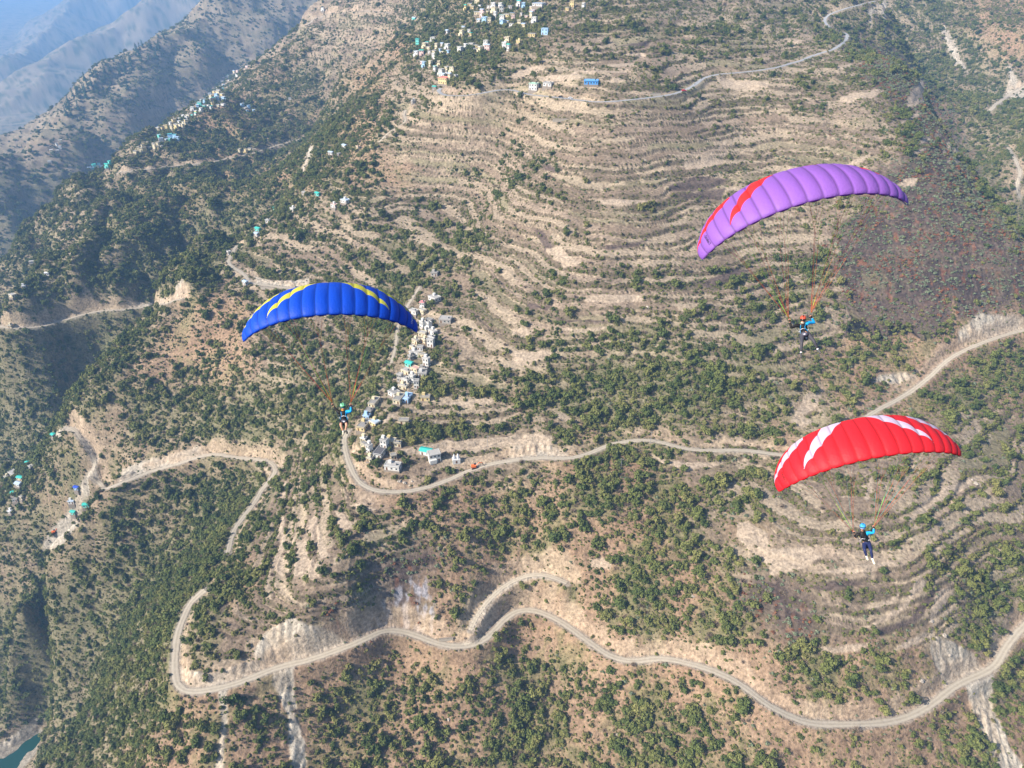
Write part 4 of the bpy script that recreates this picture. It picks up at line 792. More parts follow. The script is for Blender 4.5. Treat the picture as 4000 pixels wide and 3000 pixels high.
def stuff(name, me, x, y, z, s, label, sq=None):
    n = len(x); pm = bpy.data.meshes.new(name+'_points'); pm.vertices.add(n); pm.vertices.foreach_set('co', np.stack([x, y, z], -1).astype(np.float32).ravel())
    A = pm.attributes.new('scl', 'FLOAT_VECTOR', 'POINT'); sv = np.stack([s*(0.85+0.3*rng.random(n)), s*(0.85+0.3*rng.random(n)), s*(0.75+0.45*rng.random(n))], -1); A.data.foreach_set('vector', sv.astype(np.float32).ravel())
    B = pm.attributes.new('rot', 'FLOAT_VECTOR', 'POINT'); B.data.foreach_set('vector', np.stack([0.12*rng.standard_normal(n), 0.12*rng.standard_normal(n), rng.random(n)*6.283], -1).astype(np.float32).ravel())
    o = link(name, pm); o['kind'] = 'stuff'; o['label'] = label
    g = bpy.data.node_groups.new('grow_'+name, 'GeometryNodeTree'); g.interface.new_socket('Geometry', in_out='INPUT', socket_type='NodeSocketGeometry'); g.interface.new_socket('Geometry', in_out='OUTPUT', socket_type='NodeSocketGeometry')
    gi = g.nodes.new('NodeGroupInput'); go = g.nodes.new('NodeGroupOutput'); ip = g.nodes.new('GeometryNodeInstanceOnPoints'); ob = g.nodes.new('GeometryNodeObjectInfo'); ob.inputs[0].default_value = me
    a1 = g.nodes.new('GeometryNodeInputNamedAttribute'); a1.data_type = 'FLOAT_VECTOR'; a1.inputs[0].default_value = 'scl'; a2 = g.nodes.new('GeometryNodeInputNamedAttribute'); a2.data_type = 'FLOAT_VECTOR'; a2.inputs[0].default_value = 'rot'
    ob.inputs['As Instance'].default_value = True
    L = g.links.new; L(gi.outputs[0], ip.inputs['Points']); L(ob.outputs['Geometry'], ip.inputs['Instance']); L(a1.outputs[0], ip.inputs['Scale']); L(a2.outputs[0], ip.inputs['Rotation']); L(ip.outputs[0], go.inputs[0])
    md = o.modifiers.new('grow', 'NODES'); md.node_group = g; return o
LAND = [(800, 20, 'the top left skyline'), (500, 217, 'the hazy skyline pines'), (226, 438, 'the low hazy skyline'), (660, 300, 'the terraced hazy ridge'), (860, 90, 'the white skyline house'), (700, 2690, 'the hairpin bend'), (690, 2450, 'the left end of the lowest road'), (3750, 2560, 'the big pale rock slide'), (3900, 2850, 'the grey rock chute'), (1130, 2650, 'the twin pale chutes'), (1150, 2480, 'the grey cliff'), (1620, 2330, 'the ashy patch'), (2080, 2380, 'the hump of the lowest road'), (2480, 2590, 'the first dip of the lowest road'), (3300, 2830, 'the lowest road sweep'), (2900, 2700, 'the straight of the lowest road'), (1500, 2480, 'the wavy stretch of the lowest road'), (1900, 2330, 'the old loop road'), (1450, 1910, 'the bend under the village'), (2350, 1750, 'the curving dirt road'), (2850, 1800, 'the dirt road beside the red wing'), (3600, 1450, 'the dirt road at the right edge'), (1665, 1764, 'the teal tin roof'), (1500, 1600, 'the village rows'), (1650, 1250, 'the pink roof'), (1290, 1170, 'the blue wing'), (1340, 1640, 'the blue pilot'), (3140, 1320, 'the purple pilot'), (3130, 850, 'the purple wing'), (3380, 2130, 'the red pilot'), (3400, 1750, 'the red wing'), (3750, 950, 'the burnt slope'), (2300, 330, 'the bright blue house'), (3280, 160, 'the paved road bend'), (2650, 380, 'the middle of the paved road'), (1700, 370, 'the left end of the paved road'), (1900, 60, 'the top village'), (1660, 210, 'the upper village'), (800, 430, 'the left ridge village'), (300, 1280, 'the far road'), (600, 1840, 'the gully road'), (320, 1980, 'the teal sheds'), (90, 1850, 'the left hamlet'), (60, 2950, 'the river'), (450, 2450, 'the dark wooded gorge'), (800, 2900, 'the reddish slope corner'), (1500, 2850, 'the bottom edge under the wavy road'), (2100, 2800, 'the bottom edge thicket'), (2600, 2880, 'the bottom middle thicket'), (3300, 2950, 'the bottom slope under the road sweep'), (3150, 2200, 'the pale fallow fields'), (3500, 2350, 'the curved terraces'), (3850, 2250, 'the wooded rise at the right'), (2400, 2050, 'the wood between the roads'), (2700, 2150, 'the dense central wood'), (2200, 2200, 'the clearing in the central wood'), (2500, 1550, 'the wood above the curving road'), (2900, 1550, 'the thicket above the red wing'), (2200, 1200, 'the broad terraces'), (1900, 1000, 'the gully woods'), (2800, 650, 'the pale bare field'), (3500, 300, 'the right ridge crest'), (3800, 300, 'the slope behind the right ridge')]
def region(px, py, big=''):
    d = [((px-a)**2+((py-b)*1.15)**2, k) for k, (a, b, c) in enumerate(LAND)]; k = min(d)[1]; a, b, c = LAND[k]; dx, dy = px-a, py-b
    w1 = 'left of' if dx < 0 else 'right of'; w2 = 'above' if dy < 0 else 'below'
    if abs(dx) < 60 and abs(dy) < 60: return 'close by '+c
    if abs(dx) > 1.8*abs(dy): return w1+' '+c
    if abs(dy) > 1.8*abs(dx): return w2+' '+c
    return w2+' and '+w1+' '+c
def visible(x, y, z):
    """not behind a ridge"""
    t = np.linspace(0.25, 0.985, 70)[None]; return (CAMZ+(z[:, None]+2.0-CAMZ)*t > H(x[:, None]*t, y[:, None]*t)-0.5).all(1)
def plant(dens, rmu, rsig, rlo, rhi, nind, name, part, meshes, trunks, cat, words, grp, label):
    x, y, z = sample(dens); n = len(x); s = np.clip(rmu*np.exp(rsig*rng.standard_normal(n)), rlo, rhi)
    px, py, pd = proj(x, y, z); s = np.where(pd > 1150, s*1.3, s)
    inside = (px > 20) & (px < 3980) & (py > 20) & (py < 2980); sz = np.where(inside, s/pd, 0); order = np.argsort(-sz)[:int(nind*1.7)]
    vis = visible(x[order], y[order], z[order]); ind = order[vis][:nind]; rest = np.ones(n, bool); rest[ind] = False
    protos = []
    for k, q in enumerate(ind):
        m_ = k % len(meshes)
        if k < len(meshes):
            t = thing(name, (x[q], y[q], z[q]-0.1), '', cat); a = link(part, meshes[m_], None, t); b_ = link('trunk' if cat == 'tree' else 'stem', trunks[k % len(trunks)], None, t); protos.append((t, a, b_))
        else:
            t0, a0, b0 = protos[m_]; t = t0.copy(); C.objects.link(t); t.location = (x[q], y[q], z[q]-0.1)
            for c_ in (a0, b0): e = c_.copy(); e.parent = t; C.objects.link(e)
        t.rotation_euler = (0, 0, random.uniform(0, 6.28)); t.scale = (s[q], s[q], s[q]*random.uniform(0.85, 1.15))
        rg = region(px[q], py[q]); sw = ('small', 'medium sized', 'large')[int(s[q] > rmu*1.45)+int(s[q] > rmu*1.9)]; t['label'] = f"{sw} {words} {rg}".replace('medium sized ', ''); t['group'] = f"{sw} {grp} {rg}"
    m = rng.integers(0, len(meshes), n)
    for k in range(len(meshes)):
        w_ = rest & (m == k)
        stuff(name+'_cover', protos[k][1], x[w_], y[w_], z[w_]-0.08, s[w_], label)
    return n
nt_ = [plant(d_tree, 2.0, 0.42, 0.9, 5.0, 300, 'tree', 'crown', TREE_ME, TRUNK_ME, 'tree', 'bushy green tree', 'trees', 'scattered dark green trees covering the slopes'),
 plant(d_shr, 0.80, 0.42, 0.35, 2.2, 200, 'shrub', 'foliage', SHRUB_ME, [STEM_ME], 'shrub', 'leafy green shrub', 'shrubs', 'low green scrub covering the slopes'),
 plant(d_grey, 1.2, 0.3, 0.6, 2.2, 80, 'grey_shrub', 'foliage', [GREY_ME], [STEM_ME], 'shrub', 'grey green shrub', 'grey green shrubs', 'pale grey green shrubs on the burnt ground'),
 plant(d_dry, 1.25, 0.35, 0.6, 2.6, 80, 'dry_shrub', 'twigs', [DRY_ME], [STEM_ME], 'dry shrub', 'leafless grey brown shrub', 'dry shrubs', 'leafless grey brown scrub'),
 plant(d_rust, 1.25, 0.3, 0.7, 2.0, 60, 'scorched_shrub', 'foliage', [RUST_ME], [STEM_ME], 'scorched shrub', 'rust coloured scorched shrub', 'scorched shrubs', 'rust coloured scorched scrub on the burnt ridge')]
print('PLANTS', nt_)
# single conifers on the far left ridge
pts = [(r_.uniform(0, 1), r_.uniform(0, 1)) for r_ in [random.Random(5)] for _ in range(0)]
rc_ = random.Random(5); cp = []
for a, b in zip([(500, 195), (340, 300), (226, 420)], [(600, 165), (500, 215), (340, 310)]):
    for _ in range(16): u = rc_.random(); cp.append((a[0]+(b[0]-a[0])*u+rc_.uniform(-10, 30), a[1]+(b[1]-a[1])*u+rc_.uniform(8, 70)))
cp += [(640, 150), (775, 130), (735, 128), (800, 180), (880, 225), (440, 400), (480, 255), (410, 285), (330, 310), (500, 350), (700, 260), (620, 330), (540, 380), (660, 330), (720, 340), (435, 330), (860, 60), (300, 360)]
cq, ck = hit([c[0] for c in cp], [c[1] for c in cp], 3000); c0 = None
for p, ok in zip(cq, ck):
    if not ok: continue
    if c0 is None:
        t = thing('conifer_tree', tuple(p), '', 'tree'); a = link('crown', CON_ME, None, t); b_ = link('trunk', CTR_ME, None, t); c0 = (t, a, b_)
    else:
        t = c0[0].copy(); C.objects.link(t); t.location = tuple(p)
        for c_ in c0[1:]: e = c_.copy(); e.parent = t; C.objects.link(e)
    s = rc_.uniform(4.5, 6.5); t.scale = (s, s, s*1.0); qx, qy, _ = proj(p[0], p[1], p[2]); rg = region(float(qx), float(qy)); t['label'] = ('tall' if s > 5.5 else 'low')+' dark pointed conifer '+rg; t['group'] = ('tall' if s > 5.5 else 'low')+' conifers '+rg
#--STAGE5
# ================================================================ paragliders
def fabric(name, main, stripe, trans=0.22):
    m, n, b = newmat(name); b.inputs['Roughness'].default_value = 0.55; b.inputs['Specular IOR Level'].default_value = 0.25
    a = n.nodes.new('ShaderNodeAttribute'); a.attribute_name = 'stripe'; gt = n.nodes.new('ShaderNodeMath'); gt.operation = 'GREATER_THAN'; gt.inputs[1].default_value = 0.0; n.links.new(a.outputs['Fac'], gt.inputs[0])
    t = n.nodes.new('ShaderNodeAttribute'); t.attribute_name = 'seam'; sm_ = n.nodes.new('ShaderNodeMapRange'); sm_.inputs[1].default_value = 0.0; sm_.inputs[2].default_value = 0.12; sm_.inputs[3].default_value = 0.55; sm_.inputs[4].default_value = 1.0; n.links.new(t.outputs['Fac'], sm_.inputs[0])
    mx = n.nodes.new('ShaderNodeMix'); mx.data_type = 'RGBA'; mx.inputs[6].default_value = (*main, 1); mx.inputs[7].default_value = (*stripe, 1); n.links.new(gt.outputs[0], mx.inputs[0])
    v = n.nodes.new('ShaderNodeVectorMath'); v.operation = 'SCALE'; n.links.new(mx.outputs[2], v.inputs[0]); n.links.new(sm_.outputs[0], v.inputs['Scale']); n.links.new(v.outputs[0], b.inputs['Base Color'])
    ns = n.nodes.new('ShaderNodeTexNoise'); ns.inputs['Scale'].default_value = 9.0; ns.inputs['Detail'].default_value = 3; tc = n.nodes.new('ShaderNodeTexCoord'); n.links.new(tc.outputs['Object'], ns.inputs['Vector'])
    bp = n.nodes.new('ShaderNodeBump'); bp.inputs['Strength'].default_value = 0.5; bp.inputs['Distance'].default_value = 0.04; n.links.new(ns.outputs[0], bp.inputs['Height']); n.links.new(bp.outputs[0], b.inputs['Normal'])
    tr = n.nodes.new('ShaderNodeBsdfTranslucent'); n.links.new(v.outputs[0], tr.inputs[0]); ms = n.nodes.new('ShaderNodeMixShader'); ms.inputs[0].default_value = trans
    n.links.new(b.outputs[0], ms.inputs[1]); n.links.new(tr.outputs[0], ms.inputs[2]); n.links.new(ms.outputs[0], n.nodes['Material Output'].inputs[0]); return m
def flat(name, c, rough=0.6, spec=0.3): 
    return plain(name, c, rough, 0.08, 8.0, spec=spec)
BLACK = flat('black_cloth', (0.012, 0.012, 0.014)); LRED = flat('line_red', (0.80, 0.13, 0.08)); LGRN = flat('line_green', (0.45, 0.85, 0.10)); LBLU = flat('line_teal', (0.05, 0.40, 0.38)); LORG = flat('line_orange', (0.62, 0.20, 0.09)); WHITE = flat('white_trim', (0.75, 0.75, 0.78))
NC = 18; UM = 1.22                      # cells and half arc angle
def chord(u): return 2.62*math.sqrt(max(0.0, 1-0.86*abs(u)**2.6))*(1-0.10*u*u)
def wing_frame(u):
    a = u*UM; x = 4.42*math.sin(a); z = 2.85*(math.cos(a)-1)
    tx, tz = 4.42*math.cos(a), -2.85*math.sin(a); l = math.hypot(tx, tz); return Vector((x, 0, z)), Vector((-tz/l, 0, tx/l))
def naca(v): return 5*0.165*(0.2969*math.sqrt(v)-0.1260*v-0.3516*v*v+0.2843*v**3-0.1036*v**4)
def wing_pt(u, v, side, billow=True):
    o, nrm = wing_frame(u); c = chord(u); sw = 0.55*u*u+0.10
    y = -1.15+sw*0.9+c*v-(2.62-c)*-0.08
    f = (u+1)/2*NC; fr = f-math.floor(f); bl = math.sin(math.pi*fr)**0.62 if billow else 0.0
    th = naca(v)*c; camber = 0.05*c*4*v*(1-v)*0.8
    w_ = 2*UM*3.6/NC*math.cos(u*0.8)
    q = bl*0.155*w_*(math.sin(math.pi*min(1, v*1.15+0.07))**0.5 if v < 0.8 else 0.55*(1-v)/0.2+0.2)
    if side > 0: h = th+camber+q
    else: h = camber-th*0.45-q*0.45
    ex = -bl*0.09*w_*max(0, 1-v*12)          # rounded leading edge of every cell
    return Vector((o.x+nrm.x*h, y+ex, o.z+nrm.z*h))
def stripe_val(u, v, kind):
    """positive inside the coloured band"""
    a = abs(u); best = -1.0; f = (u+1)/2*NC; fr = f-math.floor(f); fo = fr if u > 0 else 1-fr; arc = 0.03*math.sin(math.pi*fr)
    if not (kind == 'purple' and u > 0 and v < 0.97):
        t = (a-0.17)/0.40
        if -0.3 < t <= 1: cv = 1.02-0.88*max(t, -0.3)**1.0 if t > 0 else 1.02-0.88*t; best = max(best, ((0.15 if kind == 'blue' or u > 0 else 0.19)*(1-max(t, 0)**2.5)-abs(v-cv-arc))*3)
    if a > 0.46:
        t = (a-0.46)/0.54; cv = 1.04-0.52*t**0.8; best = max(best, ((0.12 if t < 0.5 else 0.12-0.04*(t-0.5)*2)-abs(v-cv-arc*0.8))*3)
    return best
def make_wing(spec):
    nm, M, rot, s, main, stripe, lab, kind = spec
    root = thing('paraglider_wing', (M[0], M[1], M[2]+CAMZ), lab, 'paraglider wing'); root.rotation_euler = rot; root.scale = (s, s, s)
    fm = fabric('ripstop_'+nm, main, stripe)
    for side, pn in ((1, 'upper_sail'), (-1, 'lower_sail')):
        K = 8; nu = NC*K+1; nv = 30; V = []; st = []; se = []
        for i in range(nu):
            u = -1+2*i/(nu-1); uc = max(-0.999, min(0.999, u))
            for j in range(nv):
                v = (j/(nv-1))**1.7
                V.append(tuple(wing_pt(u if i not in (0, nu-1) else uc, v, side))); st.append(stripe_val(u, v, kind) if side > 0 else (stripe_val(u, v, kind) if v < .0 else -1)); fr = (i % K)/K; se.append(min(fr, 1-fr)*1.0)
        fs = [(i*nv+j, (i+1)*nv+j, (i+1)*nv+j+1, i*nv+j+1)[::side] for i in range(nu-1) for j in range(nv-1)]
        me = bpy.data.meshes.new(pn); me.from_pydata(V, [], fs); me.polygons.foreach_set('use_smooth', [True]*len(fs))
        A = me.attributes.new('stripe', 'FLOAT', 'POINT'); A.data.foreach_set('value', st); B = me.attributes.new('seam', 'FLOAT', 'POINT'); B.data.foreach_set('value', se)
        link(pn, me, fm, root)
    # air inlets along the leading edge: dark mouths with a pale rim
    for c in range(1, NC-1):
        u0 = -1+2*(c+0.18)/NC; u1 = -1+2*(c+0.82)/NC; b = MB(); n = 10; ring = []
        for k in range(n):
            t = 2*math.pi*k/n; u = (u0+u1)/2+(u1-u0)/2*math.cos(t); v = 0.022+0.016*math.sin(t); p = wing_pt(u, v, -1); ring.append(p+Vector((0, -0.012, -0.02)))
        b.add(ring, [tuple(range(n))]); b.obj('air_inlet', BLACK, root)
    b = MB(); n = NC*6
    le = [wing_pt(-0.985+1.97*i/n, 0.045, -1)+Vector((0, 0, -0.02)) for i in range(n+1)]; b.tube(le, 0.020, 5); b.obj('rim_tape', WHITE if kind != 'red' else LORG, root)
    return root
def wing_lines(root, spec, RL, RR):
    """lines from the two riser tops (wing space) up through cascades to the lower sail"""
    kind = spec[7]; R_ = 0.0064
    for sd, RP in ((-1, RL), (1, RR)):
        for row, (v, colm, us) in enumerate(((0.10, LORG, (0.13, 0.40, 0.68)), (0.34, LRED, (0.13, 0.40, 0.68)), (0.58, LRED if kind != 'red' else LBLU, (0.16, 0.44, 0.72)))):
            for u in us:
                att = [wing_pt(sd*(u+d), v, -1) for d in (-0.08, 0.0, 0.08)]; mid = sum(att, Vector())/3; top = RP+(mid-RP)*0.66
                b = MB(); b.tube([RP+Vector((0, 0.04*row, 0)), top], R_, 4)
                mm = b.obj('suspension_line', colm, root)
                q = MB()
                for a in att: q.tube([top, a], R_*0.6, 4)
                q.obj('upper_cascade', LGRN if (row == 0 and kind == 'purple') else colm, mm)
        att = [wing_pt(sd*u, 0.985, -1) for u in (0.28, 0.45, 0.62, 0.8)]; mid = sum(att, Vector())/4; top = RP+(mid-RP)*0.55
        b = MB(); b.tube([RP+Vector((0, 0.05, -0.02)), top], R_*1.5, 5); mm = b.obj('brake_line', LGRN, root); q = MB()
        for a in att: q.tube([top, a], R_*0.8, 4)
        q.obj('brake_fan', LGRN, mm)
def wing_text(root, txt, u0, u1, v, hgt, mat):
    """sail lettering laid on the upper surface, running along the span"""
    cu = bpy.data.curves.new('lettering', 'FONT'); cu.body = txt; cu.size = 1.0; cu.resolution_u = 2; to = bpy.data.objects.new('lettering_tmp', cu); C.objects.link(to)
    bpy.context.view_layer.update(); dg = bpy.context.evaluated_depsgraph_get(); me = bpy.data.meshes.new_from_object(to.evaluated_get(dg)); bpy.data.objects.remove(to)
    bm = bmesh.new(); bm.from_mesh(me); bmesh.ops.triangulate(bm, faces=bm.faces); bmesh.ops.subdivide_edges(bm, edges=[e for e in bm.edges if e.calc_length() > 0.12], cuts=2, use_grid_fill=False); bmesh.ops.triangulate(bm, faces=bm.faces)
    xs = [p.co.x for p in bm.verts]; x0, x1 = min(xs), max(xs)
    for p in bm.verts:
        t = (p.co.x-x0)/(x1-x0); vv = u0+(u1-u0)*t; u = v+(p.co.y-0.35)*hgt
        a = wing_pt(u, vv, 1); e = 0.01; n = (wing_pt(u+e, vv, 1)-a).cross(wing_pt(u, vv+e, 1)-a).normalized(); p.co = a+n*(0.012 if n.z > 0 else -0.012)*1.5
    bm.to_mesh(me); bm.free(); link('lettering', me, mat, root)
SPECS = [('blue', (-7.666, 27.96, -12.76), (0.203, 0.038, 0.194), 0.868, (0.006, 0.075, 0.60), (0.66, 0.62, 0.08), 'blue paraglider wing with yellow stripes, left of the other two', 'blue'),
 ('purple', (10.96, 27.83, -8.01), (0.222, -0.292, -0.014), 0.954, (0.29, 0.125, 0.52), (0.85, 0.035, 0.04), 'purple paraglider wing with red stripes, highest of the three', 'purple'),
 ('red', (14.65, 24.86, -17.75), (0.169, -0.313, -0.065), 0.885, (0.72, 0.022, 0.035), (0.62, 0.53, 0.70), 'red paraglider wing with pale lilac stripes at the lower right', 'red')]
TEXTC = {'blue': WHITE, 'purple': BLACK, 'red': BLACK}
WINGS = {}
for sp in SPECS:
    w_ = make_wing(sp); WINGS[sp[0]] = w_
    wing_text(w_, '~DAVINCI', 0.46, 0.10, -0.80 if sp[0] != 'blue' else 0.84, 0.034, TEXTC[sp[0]])
bpy.context.view_layer.update()
# ---------------------------------------------------------------- pilots: every joint placed from the photo (pixel, metres nearer or farther), at the depth of their wing
SKIN = flat('skin', (0.62, 0.33, 0.22), 0.6); 
def skinned(name, chains, mat, parent, lv=2):
    """one continuous surface grown over connected joints"""
    bm = bmesh.new(); lay = bm.verts.layers.skin.verify(); vd = {}
    for ch in chains:
        prev = None
        for key, p, r in ch:
            if key not in vd:
                q = bm.verts.new(p); q[lay].radius = (r, r); vd[key] = q
                if len(vd) == 1: q[lay].use_root = True
            if prev is not None and bm.edges.get((prev, vd[key])) is None: bm.edges.new((prev, vd[key]))
            prev = vd[key]
    me = bpy.data.meshes.new(name); bm.to_mesh(me); bm.free(); o = link(name, me, mat, parent)
    m = o.modifiers.new('skin', 'SKIN'); m.use_smooth_shade = True; s_ = o.modifiers.new('sub', 'SUBSURF'); s_.levels = lv; s_.render_levels = lv; return o
def ball(b, c, r, m=0, sx=1, sy=1, sz=1, z0=-1.0, n=14):
    c = Vector(c); rows = 9; base = len(b.v); V = []
    for i in range(rows+1):
        ph = math.acos(max(-1, min(1, 1-(1-z0)*i/rows)))
        for k in range(n): t = 2*math.pi*k/n; V.append((c.x+r*sx*math.sin(ph)*math.cos(t), c.y+r*sy*math.sin(ph)*math.sin(t), c.z+r*sz*math.cos(ph)))
    b.add(V, [(i*n+k, i*n+(k+1) % n, (i+1)*n+(k+1) % n, (i+1)*n+k) for i in range(rows) for k in range(n)]+[tuple(range(rows*n, rows*n+n))], m)
def pilot(o):
    D = o['D']
    def J(px, py, dy=0.0):
        d = ray(px, py); t = D+dy; return Vector((d[0]*t, d[1]*t, d[2]*t+CAMZ))
    pel = J(*o['pelvis'])
    root = thing('person', tuple(pel), o['label'], 'person'); k = lambda v: Vector(v)-pel
    g = {n: k(J(*p)) for n, p in o['j'].items()}
    camd = (Vector((0, 0, CAMZ))-pel).normalized()
    P0 = Vector((0, 0, 0)); ch = g['chest']; nk = g['neck']; hd = g['head']
    S = []
    S.append([('pel', P0, .10), ('waist', P0.lerp(ch, .5), .095), ('chest', ch, .10), ('neck0', ch.lerp(nk, .7), .07), ('neck', nk, .062), ('head', nk.lerp(hd, .6), .075), ('skull', hd+(hd-nk).normalized()*.02, .10)])
    for s_ in 'LR':
        sh, el, wr = g['sh'+s_], g['el'+s_], g['wr'+s_]
        S.append([('chest', ch, .10), ('sh'+s_, sh, .052), ('ua'+s_, sh.lerp(el, .5), .055), ('el'+s_, el, .045), ('fa'+s_, el.lerp(wr, .45), .042), ('wr'+s_, wr, .028)])
        hip, kn, an, to = g['hip'+s_], g['kn'+s_], g['an'+s_], g['to'+s_]
        S.append([('pel', P0, .10), ('hip'+s_, hip, .088), ('th'+s_, hip.lerp(kn, .5), .078), ('kn'+s_, kn, .057), ('cf'+s_, kn.lerp(an, .35), .055), ('an'+s_, an, .036), ('ft'+s_, an.lerp(to, .6), .042), ('to'+s_, to, .033)])
        # hand: palm with five separate fingers closed round the brake handle
        dirn = (wr-el).normalized(); side = dirn.cross(camd).normalized()*(1 if s_ == 'L' else -1); pm_ = wr+dirn*.075; fw = dirn.cross(side).normalized()
        if fw.dot(camd) < 0: fw = -fw
        S.append([('wr'+s_, wr, .028), ('palm'+s_, pm_, .034)])
        for f in range(4):
            b0 = pm_+side*(.027-.018*f)+dirn*.03; L_ = (.036, .042, .039, .030)[f]
            S.append([('palm'+s_, pm_, .034), (f'k{f}{s_}', b0, .0095), (f'm{f}{s_}', b0+dirn*L_*.55+fw*L_*.7, .0085), (f't{f}{s_}', b0-dirn*L_*.25+fw*L_*1.15, .0075)])
        S.append([('palm'+s_, pm_, .034), ('tb'+s_, pm_+side*.042-dirn*.01, .011), ('tm'+s_, pm_+side*.055+dirn*.02+fw*.02, .010), ('tt'+s_, pm_+side*.035+dirn*.035+fw*.045, .008)])
    body = skinned('body', S, SKIN, root)
    R_ = 1.16
    def cloth(name, mat, chains): return skinned(name, chains, mat, root, 2)
    ax = (nk-P0).normalized(); lat0 = (g['shR']-g['shL']).normalized(); fr0 = lat0.cross(ax).normalized()
    b = MB(); n_ = 18; secs = [(P0.lerp(ch, -.22), .13, .12), (P0, .165, .135), (P0.lerp(ch, .35), .155, .125), (P0.lerp(ch, .7), .165, .13), (ch, .185, .135), (ch.lerp(nk, .4), .19, .125), (ch.lerp(nk, .72), .15, .10), (ch.lerp(nk, .95), .085, .08), (nk, .07, .07)]
    for c_, rx, ry in secs: b.v += [tuple(c_+lat0*rx*math.cos(2*math.pi*q/n_)+fr0*ry*math.sin(2*math.pi*q/n_)) for q in range(n_)]
    for r_ in range(len(secs)-1):
        for q in range(n_): b.f.append((r_*n_+q, r_*n_+(q+1) % n_, (r_+1)*n_+(q+1) % n_, (r_+1)*n_+q)); b.m.append(0)
    jy = b.obj('jersey', BLACK, root, True); sb = jy.modifiers.new('sub', 'SUBSURF'); sb.levels = 2; sb.render_levels = 2
    for s_ in 'LR':
        sh, el, wr = g['sh'+s_], g['el'+s_], g['wr'+s_]
        blue = s_ == 'R'
        cloth('sleeve', SKYB if blue else BLACK, [[('0', ch.lerp(sh, .3), .12), ('a', sh, .092), ('b', sh.lerp(el, .5), .070), ('c', el, .060), ('d', el.lerp(wr, .5), .052), ('e', el.lerp(wr, .92), .040)]])
        cloth('glove', BLACK, [[('a', el.lerp(wr, .88), .040), ('b', wr+(wr-el).normalized()*.05, .045), ('c', wr+(wr-el).normalized()*.085, .036)]])
        hip, kn, an, to = g['hip'+s_], g['kn'+s_], g['an'+s_], g['to'+s_]
        if o['shorts']: cloth('shorts_leg', BLACK, [[('z', P0.lerp(ch, .15), .17), ('0', P0.lerp(hip, .4), .16), ('a', hip, .125), ('b', hip.lerp(kn, .35), .105), ('c', hip.lerp(kn, .68), .098)]])
        else: cloth('trouser_leg', o['legs'], [[('z', P0.lerp(ch, .15), .17), ('0', P0.lerp(hip, .4), .16), ('a', hip, .122), ('b', hip.lerp(kn, .5), .092), ('c', kn, .070), ('d', kn.lerp(an, .4), .066), ('e', kn.lerp(an, .93), .048)]])
        cloth('sock', WHITE, [[('a', kn.lerp(an, .86), .048), ('b', an, .052), ('c', an+(to-an)*.2, .05)]])
        sd = (to-an); cloth('shoe', o['shoes'][0 if s_ == 'L' else 1], [[('a', an-sd*.18, .046), ('b', an+sd*.35, .054), ('c', an+sd*.75, .050), ('d', to, .046), ('e', to+sd*.12, .038)]])
    # head gear
    up = (hd-nk).normalized(); f_ = (camd-up*camd.dot(up)).normalized(); f_ = (f_+Vector((o['look'], 0, 0))).normalized(); rt = up.cross(f_).normalized(); rot = Matrix((rt, -f_, up)).transposed() if rt.cross(-f_).dot(up) > 0 else Matrix((-rt, -f_, up)).transposed()
    hc = hd+up*.035
    def place(b, name, mat, par=root):
        b.v = [tuple(hc+rot@Vector(v_)) for v_ in b.v]; return b.obj(name, mat, par, True)
    b = MB(); ball(b, (0, 0.012, 0.035), .142, 0, 0.96, 1.12, 1.0, -0.12); hel = place(b, 'helmet', o['helmet'])
    b = MB()
    for x_ in ((-.05, .05) if o['vents'] else (0,)): b.tube([(x_, -.135, .10), (x_, -.06, .166), (x_, .05, .175)], [.012, .022, .014], 6)
    place(b, 'helmet_vent', o['vent'], hel)
    b = MB(); b.tube([(-.128, -.03, .02), (-.10, -.115, .025), (0, -.152, .03), (.10, -.115, .025), (.128, -.03, .02)], [.012, .02, .024, .02, .012], 6); place(b, 'visor', BLACK, hel)
    b = MB(); b.tube([(-.098, -.06, -.02), (-.06, -.118, -.018), (0, -.128, -.02), (.06, -.118, -.018), (.098, -.06, -.02)], [.018, .030, .024, .030, .018], 8); place(b, 'goggles', o['lens'])
    b = MB(); b.tube([(0, -.105, -.025), (0, -.138, -.062), (0, -.118, -.072)], [.010, .017, .010], 6); place(b, 'nose', SKIN)
    b = MB(); b.tube([(-.030, -.112, -.100), (0, -.122, -.102), (.030, -.112, -.100)], [.004, .008, .004], 6); place(b, 'mouth', flat('lips', (0.45, 0.14, 0.12)))
    for s2 in (-1, 1): b = MB(); b.tube([(s2*.098, .01, .0), (s2*.108, .02, -.03), (s2*.098, .01, -.055)], [.010, .016, .008], 6); place(b, 'ear', SKIN)
    b = MB(); b.tube([(-.112, .0, .0), (-.088, -.05, -.11), (0, -.085, -.150), (.088, -.05, -.11), (.112, .0, .0)], .009, 5); place(b, 'chin_strap', BLACK, hel)
    if o['scarf']: cloth('neck_gaiter', o['scarf'], [[('a', nk-up*.03, .088), ('b', nk+up*.03, .098), ('c', nk+up*.075, .094)]])
    # harness: a thing of its own, worn by the pilot
    hr = thing('paragliding_harness', tuple(pel), o['hlabel'], 'harness')
    bk = -f_
    S2 = [[('a', P0+bk*.16-up*.06, .15), ('b', P0.lerp(ch, .5)+bk*.17, .15), ('c', ch+bk*.17, .12), ('d', nk+bk*.16, .07)], [('a', P0+bk*.16-up*.06, .15), ('s', (g['hipL'].lerp(g['knL'], .35)+g['hipR'].lerp(g['knR'], .35))/2-Vector((0, 0, .10)), .11)]]
    skinned('seat_shell', S2, HAR, hr)
    lv = (g['shR']-g['shL']).normalized()
